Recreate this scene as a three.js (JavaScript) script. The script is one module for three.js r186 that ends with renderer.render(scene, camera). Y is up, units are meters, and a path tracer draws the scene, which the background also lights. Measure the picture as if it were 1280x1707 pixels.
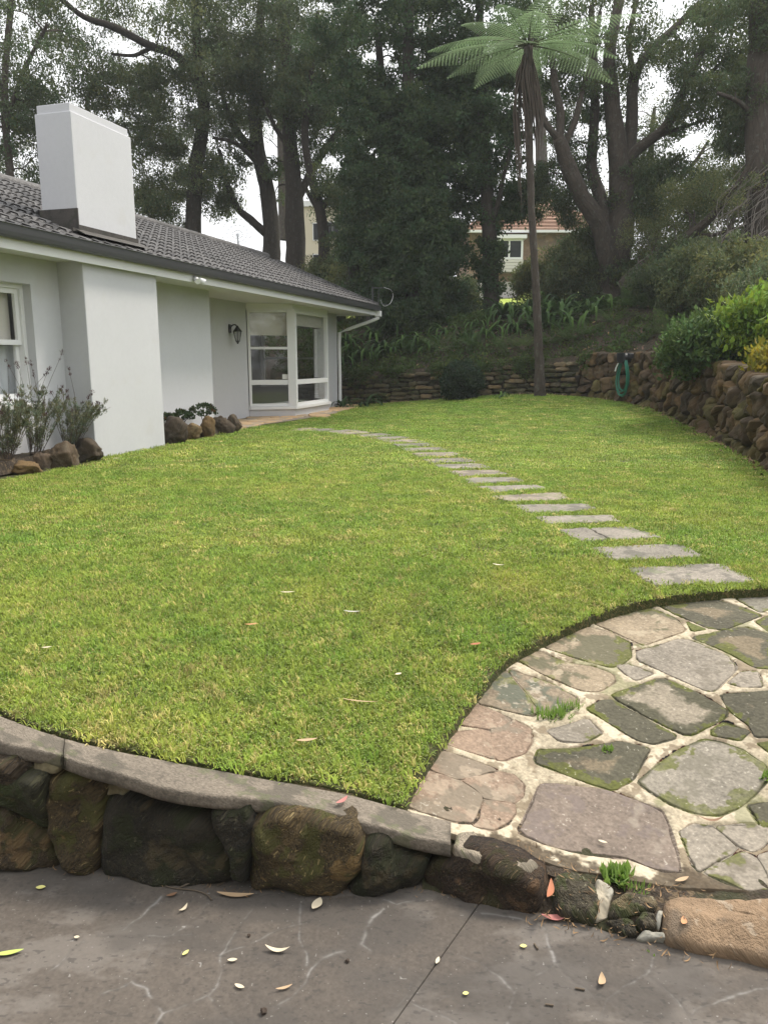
import * as THREE from 'three';
import { mergeGeometries } from 'three/addons/utils/BufferGeometryUtils.js';
import { ImprovedNoise } from 'three/addons/math/ImprovedNoise.js';
import { RoundedBoxGeometry } from 'three/addons/geometries/RoundedBoxGeometry.js';

// ---------------------------------------------------------------- camera, sky, sun, exposure
const scene = new THREE.Scene();
const PITCH = 11.1 * Math.PI / 180, FOC = 1284, EYE = new THREE.Vector3(0, 1.62, 0);
const camera = new THREE.PerspectiveCamera(67.22, 767 / 1024, 0.1, 900);
camera.position.copy(EYE);
camera.rotation.x = -PITCH;
const SUN = new THREE.Vector3(0.5, 0.86, -0.3).normalize();
{
  const w = 512, h = 256, d = new Float32Array(w * h * 4), nz = new ImprovedNoise(), v = new THREE.Vector3();
  for (let j = 0; j < h; j++) for (let i = 0; i < w; i++) {
    const el = ((j + 0.5) / h - 0.5) * Math.PI, az = ((i + 0.5) / w - 0.5) * 2 * Math.PI;
    v.set(Math.cos(el) * Math.cos(az), Math.sin(el), Math.cos(el) * Math.sin(az));
    const ang = Math.acos(Math.min(1, v.dot(SUN)));
    const q = Math.max(0, v.y);
    let L = 0.86 + 0.2 * q + 1.1 * Math.exp(-ang * ang / 0.12) + 0.35 * Math.exp(-ang * ang / 0.7);
    L *= 1 + 0.07 * nz.noise(v.x * 2.2 + 4, v.y * 4 + 7, v.z * 2.2) + 0.04 * nz.noise(v.x * 6, v.y * 9, v.z * 6 + 3);
    if (v.y < 0) L = 0.30;
    const k = (j * w + i) * 4;
    d[k] = L * 0.985; d[k + 1] = L * 0.995; d[k + 2] = L * 1.02; d[k + 3] = 1;
  }
  const t = new THREE.DataTexture(d, w, h, THREE.RGBAFormat, THREE.FloatType);
  t.mapping = THREE.EquirectangularReflectionMapping; t.magFilter = THREE.LinearFilter; t.minFilter = THREE.LinearFilter; t.needsUpdate = true;
  scene.background = t; scene.environment = t;
}
const sun = new THREE.DirectionalLight(0xfff5e6, 2.1);
sun.position.copy(SUN).multiplyScalar(60).add(new THREE.Vector3(0, 0, -12)); sun.target.position.set(0, 0, -12);
sun.castShadow = true; sun.shadow.radius = 20; sun.shadow.mapSize.set(2048, 2048);
Object.assign(sun.shadow.camera, { left: -30, right: 30, top: 30, bottom: -30, near: 1, far: 140 });
scene.add(sun, sun.target);
const renderer = new THREE.WebGLRenderer({ antialias: true });
renderer.setSize(767, 1024);
renderer.shadowMap.enabled = true;
renderer.toneMapping = THREE.LinearToneMapping;
renderer.toneMappingExposure = 1.62;

scene.fog = new THREE.FogExp2(0xe9eef0, 0.0011);

// ---------------------------------------------------------------- helpers
const V = (x, y, z) => new THREE.Vector3(x, y, z);
function rng(seed) { let a = seed >>> 0; return () => { a = (a + 0x6D2B79F5) | 0; let t = Math.imul(a ^ (a >>> 15), 1 | a); t = (t + Math.imul(t ^ (t >>> 7), 61 | t)) ^ t; return ((t ^ (t >>> 14)) >>> 0) / 4294967296; }; }
const clamp = (x, a, b) => Math.min(b, Math.max(a, x));
const lerp = (a, b, t) => a + (b - a) * t;
const smooth = (a, b, x) => { const t = clamp((x - a) / (b - a), 0, 1); return t * t * (3 - 2 * t); };
const perlin = new ImprovedNoise();
const n3 = (x, y, z) => perlin.noise(x, y, z);
const fbm3 = (x, y, z, o = 4) => { let s = 0, a = 0.5; for (let i = 0; i < o; i++) { s += a * n3(x, y, z); x *= 2.03; y *= 2.03; z *= 2.03; a *= 0.5; } return s; };
// a point seen at pixel (px, py) of the 1280 x 1707 photograph, at a given distance ahead
const CP = Math.cos(PITCH), SP = Math.sin(PITCH);
function ray(px, py) { const a = (px - 640) / FOC, b = -(py - 853.5) / FOC; return V(a, b * CP - SP, -(CP + b * SP)); }
function at(px, py, depth) { const r = ray(px, py); return r.multiplyScalar(depth / -r.z).add(EYE); }
const mpp = (depth) => depth / FOC;                                    // metres per photo pixel, about
function lawnY(x, z) {
  return 0.43 - 0.36 * Math.exp(-(((x - 0.8) / 1.3) ** 2 + ((z + 1.7) / 1.8) ** 2)) + 0.4 * smooth(-11, -20, z) * smooth(-1.5, 4, x);
}
const patioY = (x, z) => lawnY(x, z) - 0.042;
function onLawn(px, py) { let h = 0.43, p; for (let i = 0; i < 120; i++) { const r = ray(px, py), t = (h - EYE.y) / r.y; p = r.multiplyScalar(t).add(EYE); h = h * 0.8 + 0.2 * lawnY(p.x, p.z); } return p; }
function onDrive(px, py) { const r = ray(px, py); return r.multiplyScalar(-EYE.y / r.y).add(EYE); }

const taken = {};
function numbered(name) { const k = taken[name] = (taken[name] ?? -1) + 1; return k ? name + '_' + String(k).padStart(3, '0') : name; }
function shadows(o) { o.castShadow = true; o.receiveShadow = true; return o; }
function part(name, geo, mat, parent) { const m = shadows(new THREE.Mesh(geo, mat)); m.name = name; parent.add(m); return m; }
function thing(name, label, category, group) { const g = new THREE.Group(); g.name = numbered(name); g.userData = { label, category }; if (group) g.userData.group = group; scene.add(g); return g; }
function thingMesh(name, geo, mat, label, category, group) { const m = part(numbered(name), geo, mat, scene); m.userData = { label, category }; if (group) m.userData.group = group; return m; }
function structure(name, geo, mat) { const m = part(numbered(name), geo, mat, scene); m.userData.kind = 'structure'; return m; }
function geoFrom(pos, idx, uv) {
  const g = new THREE.BufferGeometry();
  g.setAttribute('position', new THREE.Float32BufferAttribute(pos, 3));
  if (uv) g.setAttribute('uv', new THREE.Float32BufferAttribute(uv, 2));
  g.setIndex(idx); g.computeVertexNormals(); return g;
}
function merge(list) {
  return mergeGeometries(list.map((g) => { let q = g.index ? g.toNonIndexed() : g; if (!q.getAttribute('uv')) q.setAttribute('uv', new THREE.Float32BufferAttribute(new Float32Array(q.getAttribute('position').count * 2), 2)); for (const k of Object.keys(q.attributes)) if (!['position', 'normal', 'uv'].includes(k)) q.deleteAttribute(k); return q; }));
}
// box between two corners with uv in metres
function box(x0, y0, z0, x1, y1, z1) {
  const g = new THREE.BoxGeometry(x1 - x0, y1 - y0, z1 - z0); g.translate((x0 + x1) / 2, (y0 + y1) / 2, (z0 + z1) / 2);
  const p = g.getAttribute('position'), n = g.getAttribute('normal'), u = g.getAttribute('uv');
  for (let i = 0; i < p.count; i++) {
    const ax = Math.abs(n.getX(i)), ay = Math.abs(n.getY(i));
    if (ax > 0.5) u.setXY(i, p.getZ(i), p.getY(i)); else if (ay > 0.5) u.setXY(i, p.getX(i), p.getZ(i)); else u.setXY(i, p.getX(i), p.getY(i));
  }
  return g;
}
function rbox(x0, y0, z0, x1, y1, z1, r = 0.006) { const g = new RoundedBoxGeometry(x1 - x0, y1 - y0, z1 - z0, 2, r); g.translate((x0 + x1) / 2, (y0 + y1) / 2, (z0 + z1) / 2); return g; }
// tapered tube through points with radii
function tube(pts, radii, { seg = 8, per = 6, rough = 0, seed = 0, cap = true } = {}) {
  const curve = new THREE.CatmullRomCurve3(pts, false, 'catmullrom', 0.5), n = Math.max(2, (pts.length - 1) * per), fr = curve.computeFrenetFrames(n, false);
  const pos = [], uv = [], idx = []; let len = 0, prev = null;
  for (let i = 0; i <= n; i++) {
    const t = i / n, p = curve.getPoint(t), f = t * (radii.length - 1), k = Math.min(radii.length - 2, Math.floor(f)), r = lerp(radii[k], radii[k + 1], f - k);
    if (prev) len += p.distanceTo(prev); prev = p;
    for (let j = 0; j <= seg; j++) {
      const a = (j % seg) / seg * Math.PI * 2, c = Math.cos(a), s = Math.sin(a), N = fr.normals[i], B = fr.binormals[i];
      const rr = r * (1 + rough * fbm3(c * 1.6 + seed, s * 1.6 + len * 1.1 / Math.max(r, 0.05) * 0.25, len * 1.5 + seed, 3) * 2);
      pos.push(p.x + rr * (N.x * c + B.x * s), p.y + rr * (N.y * c + B.y * s), p.z + rr * (N.z * c + B.z * s));
      uv.push(j / seg * Math.max(0.2, Math.round(r * 6.28 * 4) / 4), len);
    }
  }
  for (let i = 0; i < n; i++) for (let j = 0; j < seg; j++) { const a = i * (seg + 1) + j, b = a + seg + 1; idx.push(a, b, a + 1, b, b + 1, a + 1); }
  if (cap) { const e = curve.getPoint(1), k = pos.length / 3; pos.push(e.x, e.y, e.z); uv.push(0, len); const a = n * (seg + 1); for (let j = 0; j < seg; j++) idx.push(a + j, k, a + j + 1); }
  return geoFrom(pos, idx, uv);
}
// polygons -------------------------------------------------
const flat = (a, k = 0) => { const o = []; for (let i = k; i < a.length; i += 2) o.push([a[i], a[i + 1]]); return o; };
function chaikin(p, times = 1, q = 0.22) { for (let t = 0; t < times; t++) { const o = []; for (let i = 0; i < p.length; i++) { const a = p[i], b = p[(i + 1) % p.length]; o.push([lerp(a[0], b[0], q), lerp(a[1], b[1], q)], [lerp(a[0], b[0], 1 - q), lerp(a[1], b[1], 1 - q)]); } p = o; } return p; }
function resample(p, n) {
  const L = [0]; for (let i = 0; i < p.length; i++) { const a = p[i], b = p[(i + 1) % p.length]; L.push(L[i] + Math.hypot(b[0] - a[0], b[1] - a[1])); }
  const o = []; let k = 0;
  for (let i = 0; i < n; i++) { const s = i / n * L[p.length]; while (L[k + 1] < s) k++; const t = (s - L[k]) / Math.max(1e-9, L[k + 1] - L[k]), a = p[k], b = p[(k + 1) % p.length]; o.push([lerp(a[0], b[0], t), lerp(a[1], b[1], t)]); }
  return o;
}
function centroid(p) { let A = 0, x = 0, y = 0; for (let i = 0; i < p.length; i++) { const a = p[i], b = p[(i + 1) % p.length], c = a[0] * b[1] - b[0] * a[1]; A += c; x += (a[0] + b[0]) * c; y += (a[1] + b[1]) * c; } return Math.abs(A) < 1e-9 ? p[0] : [x / (3 * A), y / (3 * A)]; }
const area = (p) => { let A = 0; for (let i = 0; i < p.length; i++) { const a = p[i], b = p[(i + 1) % p.length]; A += a[0] * b[1] - b[0] * a[1]; } return A / 2; };
function inside(p, x, y) { let c = false; for (let i = 0, j = p.length - 1; i < p.length; j = i++) { if ((p[i][1] > y) !== (p[j][1] > y) && x < (p[j][0] - p[i][0]) * (y - p[i][1]) / (p[j][1] - p[i][1]) + p[i][0]) c = !c; } return c; }
function edgeDist(p, x, y) { let m = 1e9; for (let i = 0, j = p.length - 1; i < p.length; j = i++) { const ax = p[j][0], ay = p[j][1], bx = p[i][0] - ax, by = p[i][1] - ay, t = clamp(((x - ax) * bx + (y - ay) * by) / (bx * bx + by * by + 1e-12), 0, 1), dx = x - ax - t * bx, dy = y - ay - t * by; m = Math.min(m, dx * dx + dy * dy); } return Math.sqrt(m); }
// a stone: polygon (s, t) raised to a domed or flat face; map(s, t, d) gives the point in the world
function stone(poly, map, { depth = 0.06, back = 0.1, seg = 28, profile = 'dome', amp = 0.01, freq = 6, seed = 0, round = 2, rings, roundW = 0.02, wob = 0, uvo = [0, 0], cut = 0.14, tilt = 0, cap = false } = {}) {
  let b = resample(chaikin(poly, round, cut), seg); const c = centroid(poly), size = Math.sqrt(Math.abs(area(poly)));
  if (area(b) < 0) b.reverse();
  if (wob) b = b.map(([x, y]) => [x + wob * n3(x * 14 + seed, y * 14, seed * 1.7), y + wob * n3(x * 14, y * 14 + seed, seed * 2.3 + 5)]);
  const R = rings ?? (profile !== 'flat' ? [0.22, 0.45, 0.65, 0.8, 0.9, 0.96, 1] : [0.35, 0.65, 0.85, 0.93, 0.965, 0.985, 1]);
  const gx = tilt * n3(seed * 7.7, 1.3, 2.1) * 3, gy = tilt * n3(seed * 5.3, 4.3, 9.1) * 3;
  const f = (r) => profile === 'rock' ? depth * Math.pow(Math.max(0, 1 - Math.pow(r, 7)), 0.55) : profile === 'dome' ? depth * Math.pow(Math.max(0, 1 - Math.pow(r, 3.2)), 0.62) : depth * Math.sqrt(Math.max(0, 1 - Math.pow(Math.max(0, 1 - (1 - r) * size * 0.55 / roundW), 2)));
  const pos = [], uv = [], idx = [], put = (s, t, d) => { const p = map(s, t, d); pos.push(p.x, p.y, p.z); uv.push(s + uvo[0] + d * 0.8, t + uvo[1] + d * 0.8); };
  const h = (s, t, r) => f(r) * (1 + clamp((gx * (s - c[0]) + gy * (t - c[1])) / size, -0.7, 0.7)) + amp * fbm3(s * freq + seed * 3.1, t * freq + seed, seed * 1.9, 4) * 2 * (r > 0.97 ? 0.4 : 1);
  put(c[0], c[1], h(c[0], c[1], 0));
  for (const r of R) for (const q of b) { const s = lerp(c[0], q[0], r), t = lerp(c[1], q[1], r); put(s, t, h(s, t, r)); }
  for (const q of b) put(q[0], q[1], -back);
  const n = b.length;
  for (let j = 0; j < n; j++) idx.push(0, 1 + j, 1 + (j + 1) % n);
  for (let k = 0; k < R.length; k++) for (let j = 0; j < n; j++) { const a = 1 + k * n + j, a2 = 1 + k * n + (j + 1) % n, e = a + n, e2 = a2 + n; idx.push(a, e, a2, a2, e, e2); }
  if (cap) { put(c[0], c[1], -back); const k = pos.length / 3 - 1, o = 1 + R.length * n; for (let j = 0; j < n; j++) idx.push(o + j, k, o + (j + 1) % n); }
  return geoFrom(pos, idx, uv);
}
const grow = (p, m) => { const c = centroid(p); return p.map(([x, y]) => { const L = Math.hypot(x - c[0], y - c[1]) || 1; return [x + (x - c[0]) / L * m, y + (y - c[1]) / L * m]; }); };
// Voronoi cells of points inside a box, shrunk by gap
function voronoi(pts, bx, gap) {
  const out = [];
  for (let i = 0; i < pts.length; i++) {
    let poly = [[bx[0], bx[1]], [bx[2], bx[1]], [bx[2], bx[3]], [bx[0], bx[3]]]; const [x, y] = pts[i];
    const near = pts.map((p, j) => [j, (p[0] - x) ** 2 + (p[1] - y) ** 2]).sort((a, b) => a[1] - b[1]).slice(1, 26);
    for (const [j, d2] of near) {
      const q = pts[j], nx = q[0] - x, ny = q[1] - y, L = Math.sqrt(d2), lim = (q[0] ** 2 + q[1] ** 2 - x * x - y * y) / 2 - gap / 2 * L, o = [];
      for (let k = 0; k < poly.length; k++) { const a = poly[k], b = poly[(k + 1) % poly.length], da = a[0] * nx + a[1] * ny - lim, db = b[0] * nx + b[1] * ny - lim; if (da <= 0) o.push(a); if ((da < 0) !== (db < 0) && da !== db) { const t = da / (da - db); o.push([lerp(a[0], b[0], t), lerp(a[1], b[1], t)]); } }
      poly = o; if (!poly.length) break;
    }
    if (poly.length > 2 && Math.abs(area(poly)) > 1e-4) out.push(poly);
  }
  return out;
}
// polyline with arc length
class Path {
  constructor(pts, extra) { this.p = pts; this.e = extra; this.c = [0]; for (let i = 1; i < pts.length; i++) this.c.push(this.c[i - 1] + Math.hypot(pts[i][0] - pts[i - 1][0], pts[i][1] - pts[i - 1][1])); this.len = this.c[pts.length - 1]; }
  at(s) { let k = 0; const n = this.p.length; while (k < n - 2 && this.c[k + 1] < s) k++; const t = (s - this.c[k]) / (this.c[k + 1] - this.c[k]), a = this.p[k], b = this.p[k + 1], L = this.c[k + 1] - this.c[k]; return { x: lerp(a[0], b[0], t), z: lerp(a[1], b[1], t), tx: (b[0] - a[0]) / L, tz: (b[1] - a[1]) / L, e: this.e ? lerp(this.e[k], this.e[k + 1], clamp(t, 0, 1)) : 0 }; }
  smoothAt(s, w = 0.3) { const a = this.at(s - w), b = this.at(s + w), m = this.at(s), L = Math.hypot(b.x - a.x, b.z - a.z); return { x: (a.x + b.x + m.x * 2) / 4, z: (a.z + b.z + m.z * 2) / 4, tx: (b.x - a.x) / L, tz: (b.z - a.z) / L, e: m.e }; }
}
function spline(pts, n) { const c = new THREE.CatmullRomCurve3(pts.map(([x, z]) => V(x, 0, z)), false, 'centripetal'); return c.getSpacedPoints(n).map((p) => [p.x, p.z]); }

// ---------------------------------------------------------------- textures
const NG = 256, nt = new Float32Array(NG * NG); { const r = rng(77); for (let i = 0; i < nt.length; i++) nt[i] = r(); }
function vn(x, y, per) { // tileable value noise of period per (integer)
  const xi = Math.floor(x), yi = Math.floor(y), fx = x - xi, fy = y - yi, u = fx * fx * (3 - 2 * fx), v = fy * fy * (3 - 2 * fy);
  const X0 = ((xi % per) + per) % per, X1 = (X0 + 1) % per, Y0 = ((yi % per) + per) % per, Y1 = (Y0 + 1) % per;
  const g = (a, b) => nt[((b * 7 + per * 13) % NG) * NG + ((a * 5 + b * 3 + per) % NG)];
  return lerp(lerp(g(X0, Y0), g(X1, Y0), u), lerp(g(X0, Y1), g(X1, Y1), u), v);
}
function tn(u, v, base, oct = 4, gain = 0.55) { let s = 0, a = 1, t = 0, f = base; for (let i = 0; i < oct; i++) { s += a * vn(u * f, v * f, f); t += a; a *= gain; f *= 2; } return s / t; }
const toS = (x) => { x = clamp(x, 0, 1); return 255 * (x <= 0.0031308 ? 12.92 * x : 1.055 * Math.pow(x, 1 / 2.4) - 0.055); };
function tex(w, h, fn, { srgb = true, wrap = THREE.RepeatWrapping } = {}) {
  const d = new Uint8Array(w * h * 4), c = [0, 0, 0];
  for (let j = 0; j < h; j++) for (let i = 0; i < w; i++) { fn((i + 0.5) / w, (j + 0.5) / h, c, i, j); const k = (j * w + i) * 4; if (srgb) { d[k] = toS(c[0]); d[k + 1] = toS(c[1]); d[k + 2] = toS(c[2]); } else { d[k] = d[k + 1] = d[k + 2] = clamp(c[0], 0, 1) * 255; } d[k + 3] = 255; }
  const t = new THREE.DataTexture(d, w, h, THREE.RGBAFormat); t.magFilter = THREE.LinearFilter; t.minFilter = THREE.LinearMipmapLinearFilter; t.generateMipmaps = true; t.wrapS = t.wrapT = wrap; if (srgb) t.colorSpace = THREE.SRGBColorSpace; t.needsUpdate = true; return t;
}
const set3 = (c, r, g, b) => { c[0] = r; c[1] = g; c[2] = b; };
const mix3 = (c, r, g, b, t) => { c[0] += (r - c[0]) * t; c[1] += (g - c[1]) * t; c[2] += (b - c[2]) * t; };
const rep = (t, m) => { const q = t.clone(); q.repeat.set(1 / m, 1 / m); q.needsUpdate = true; return q; };   // uv in metres, one tile every m metres
const std = (o) => new THREE.MeshStandardMaterial({ roughness: 0.9, side: THREE.DoubleSide, ...o });
const lin = (r, g, b) => new THREE.Color().setRGB(r, g, b);

const tGrain = tex(512, 512, (u, v, c) => { c[0] = 0.6 * tn(u, v, 64, 3, 0.7) + 0.4 * tn(u + 0.3, v, 8, 4); }, { srgb: false });
const tStone = tex(1024, 1024, (u, v, c) => {             // weathered sandstone, neutral tint
  const a = tn(u, v, 6, 6, 0.6), b = tn(u + 0.37, v + 0.11, 24, 4, 0.65), g = tn(u, v + 0.5, 128, 2, 0.8);
  const m = 0.55 + 0.5 * a + 0.25 * (b - 0.5) + 0.3 * (g - 0.5); set3(c, 0.36 * m, 0.285 * m, 0.20 * m);
  mix3(c, 0.17, 0.155, 0.13, smooth(0.52, 0.66, tn(u + 0.2, v + 0.7, 5, 5, 0.6)) * 0.7);
  mix3(c, 0.42, 0.40, 0.34, smooth(0.64, 0.74, tn(u + 0.7, v + 0.1, 16, 4, 0.6)) * 0.6);
});
const tStoneB = tex(1024, 1024, (u, v, c) => { c[0] = 0.5 * tn(u, v, 7, 6, 0.62) + 0.35 * tn(u + 0.4, v, 40, 3, 0.7) + 0.15 * tn(u, v, 160, 1); }, { srgb: false });
const tMossStone = tex(1024, 1024, (u, v, c) => {         // dark, moss and algae covered
  const a = tn(u, v, 6, 6, 0.6), g = tn(u, v + 0.5, 128, 2, 0.8), m = 0.3 + 0.9 * a + 1.3 * (g - 0.5);
  set3(c, 0.062 * m, 0.054 * m, 0.036 * m);
  mix3(c, 0.045, 0.055, 0.016, smooth(0.48, 0.6, tn(u + 0.2, v + 0.7, 9, 5, 0.65)) * 0.85);
  mix3(c, 0.15, 0.12, 0.07, smooth(0.60, 0.70, tn(u + 0.6, v + 0.2, 7, 5, 0.6)) * 0.75);
  mix3(c, 0.26, 0.25, 0.18, smooth(0.74, 0.8, tn(u + 0.1, v + 0.9, 60, 3, 0.65)) * 0.6);
});
const tConc = tex(1024, 1024, (u, v, c) => {              // old exposed concrete
  const a = tn(u, v, 5, 6, 0.6), g = tn(u + 0.2, v, 170, 2, 0.9), m = 0.62 + 0.42 * a + 0.75 * (g - 0.5);
  set3(c, 0.205 * m, 0.172 * m, 0.132 * m);
  mix3(c, 0.085, 0.074, 0.056, smooth(0.50, 0.64, tn(u + 0.5, v + 0.3, 10, 5, 0.65)) * 0.75);
  mix3(c, 0.10, 0.11, 0.05, smooth(0.60, 0.70, tn(u + 0.15, v + 0.6, 14, 4, 0.65)) * 0.5);
});
const tRender = tex(512, 512, (u, v, c) => { const m = 1 + 0.09 * (tn(u, v, 4, 6, 0.65) - 0.5) + 0.05 * (tn(u, v, 90, 2) - 0.5); set3(c, 0.52 * m, 0.525 * m, 0.54 * m); mix3(c, 0.475, 0.465, 0.44, smooth(0.62, 0.75, tn(u + 0.3, v + 0.1, 5, 5)) * 0.35); });
const tBark = tex(512, 512, (u, v, c) => { const w = 0.08 * tn(u, v, 4, 3), a = tn(u + w, v * 0.25, 28, 4, 0.65), b = tn(u, v, 6, 5), m = 0.35 + 1.0 * a * (0.6 + 0.6 * b); set3(c, 0.105 * m, 0.085 * m, 0.066 * m); mix3(c, 0.16, 0.17, 0.14, smooth(0.58, 0.72, tn(u + 0.5, v + 0.3, 9, 4)) * 0.5); });
const tBarkB = tex(512, 512, (u, v, c) => { const w = 0.08 * tn(u, v, 4, 3); c[0] = tn(u + w, v * 0.25, 28, 4, 0.65); }, { srgb: false });
const tSoil = tex(1024, 1024, (u, v, c) => {
  const a = tn(u, v, 8, 6, 0.65), g = tn(u, v, 150, 2, 0.9), m = 0.4 + 0.8 * a + 0.9 * (g - 0.5); set3(c, 0.085 * m, 0.062 * m, 0.042 * m);
  mix3(c, 0.21, 0.15, 0.09, smooth(0.60, 0.70, tn(u + 0.4, v + 0.1, 60, 3, 0.7)) * 0.8); mix3(c, 0.05, 0.06, 0.02, smooth(0.55, 0.7, tn(u + 0.8, v + 0.3, 6, 5)) * 0.6);
});
const tThatch = tex(1024, 1024, (u, v, c) => {
  const a = tn(u, v, 6, 5, 0.6), g = tn(u, v, 120, 3, 0.8), m = 0.45 + 0.5 * a + 0.9 * (g - 0.5); set3(c, 0.07 * m, 0.078 * m, 0.02 * m);
  mix3(c, 0.15, 0.115, 0.05, smooth(0.56, 0.70, tn(u + 0.4, v + 0.1, 90, 3, 0.7)) * 0.8);
});
const tPatioSand = tex(512, 512, (u, v, c) => { const m = 0.75 + 0.5 * (tn(u, v, 6, 6, 0.6) - 0.2); set3(c, 0.46 * m, 0.32 * m, 0.185 * m); mix3(c, 0.30, 0.26, 0.21, smooth(0.5, 0.66, tn(u + 0.4, v + 0.2, 7, 5)) * 0.7); });

const M = {
  stone: (r, g, b) => std({ map: rep(tStone, 1.3), bumpMap: rep(tStoneB, 1.3), bumpScale: 0.012, color: lin(r, g, b), roughness: 0.95 }),
  moss: (r, g, b) => std({ map: rep(tMossStone, 0.6), bumpMap: rep(tStoneB, 0.4), bumpScale: 0.022, color: lin(r, g, b), roughness: 0.95 }),
  conc: std({ map: rep(tConc, 1.1), bumpMap: rep(tGrain, 0.35), bumpScale: 0.004, roughness: 0.92 }),
  render: std({ map: rep(tRender, 2.7), bumpMap: rep(tGrain, 0.6), bumpScale: 0.0012, roughness: 0.85 }),
  white: std({ color: lin(0.74, 0.745, 0.74), roughness: 0.45 }),
  soffit: std({ color: lin(0.62, 0.62, 0.60), roughness: 0.7 }),
  gutter: std({ color: lin(0.055, 0.056, 0.06), roughness: 0.45 }),
  lead: std({ map: rep(tConc, 0.8), color: lin(0.30, 0.31, 0.34), roughness: 0.6, bumpMap: rep(tStoneB, 0.6), bumpScale: 0.004 }),
  bark: std({ map: rep(tBark, 0.8), bumpMap: rep(tBarkB, 0.8), bumpScale: 0.03, color: lin(0.66, 0.64, 0.62), roughness: 0.95 }),
  barkDark: std({ map: rep(tBark, 0.7), bumpMap: rep(tBarkB, 0.7), bumpScale: 0.03, color: lin(0.42, 0.41, 0.39), roughness: 0.95 }),
  soil: std({ color: lin(0.62, 0.62, 0.6), map: rep(tSoil, 1.2), bumpMap: rep(tStoneB, 0.8), bumpScale: 0.02, roughness: 1 }),
  thatch: std({ map: rep(tThatch, 0.9), bumpMap: rep(tGrain, 0.4), bumpScale: 0.012, roughness: 1 }),
  glass: new THREE.MeshPhysicalMaterial({ color: 0xffffff, roughness: 0.02, transmission: 1, thickness: 0, ior: 1.5, side: THREE.DoubleSide }),
  black: std({ color: lin(0.02, 0.02, 0.022), roughness: 0.4 }),
  interior: std({ color: lin(0.22, 0.21, 0.20), roughness: 0.9 }),
  blind: std({ color: lin(0.62, 0.60, 0.54), roughness: 0.9 }),
};

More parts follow.
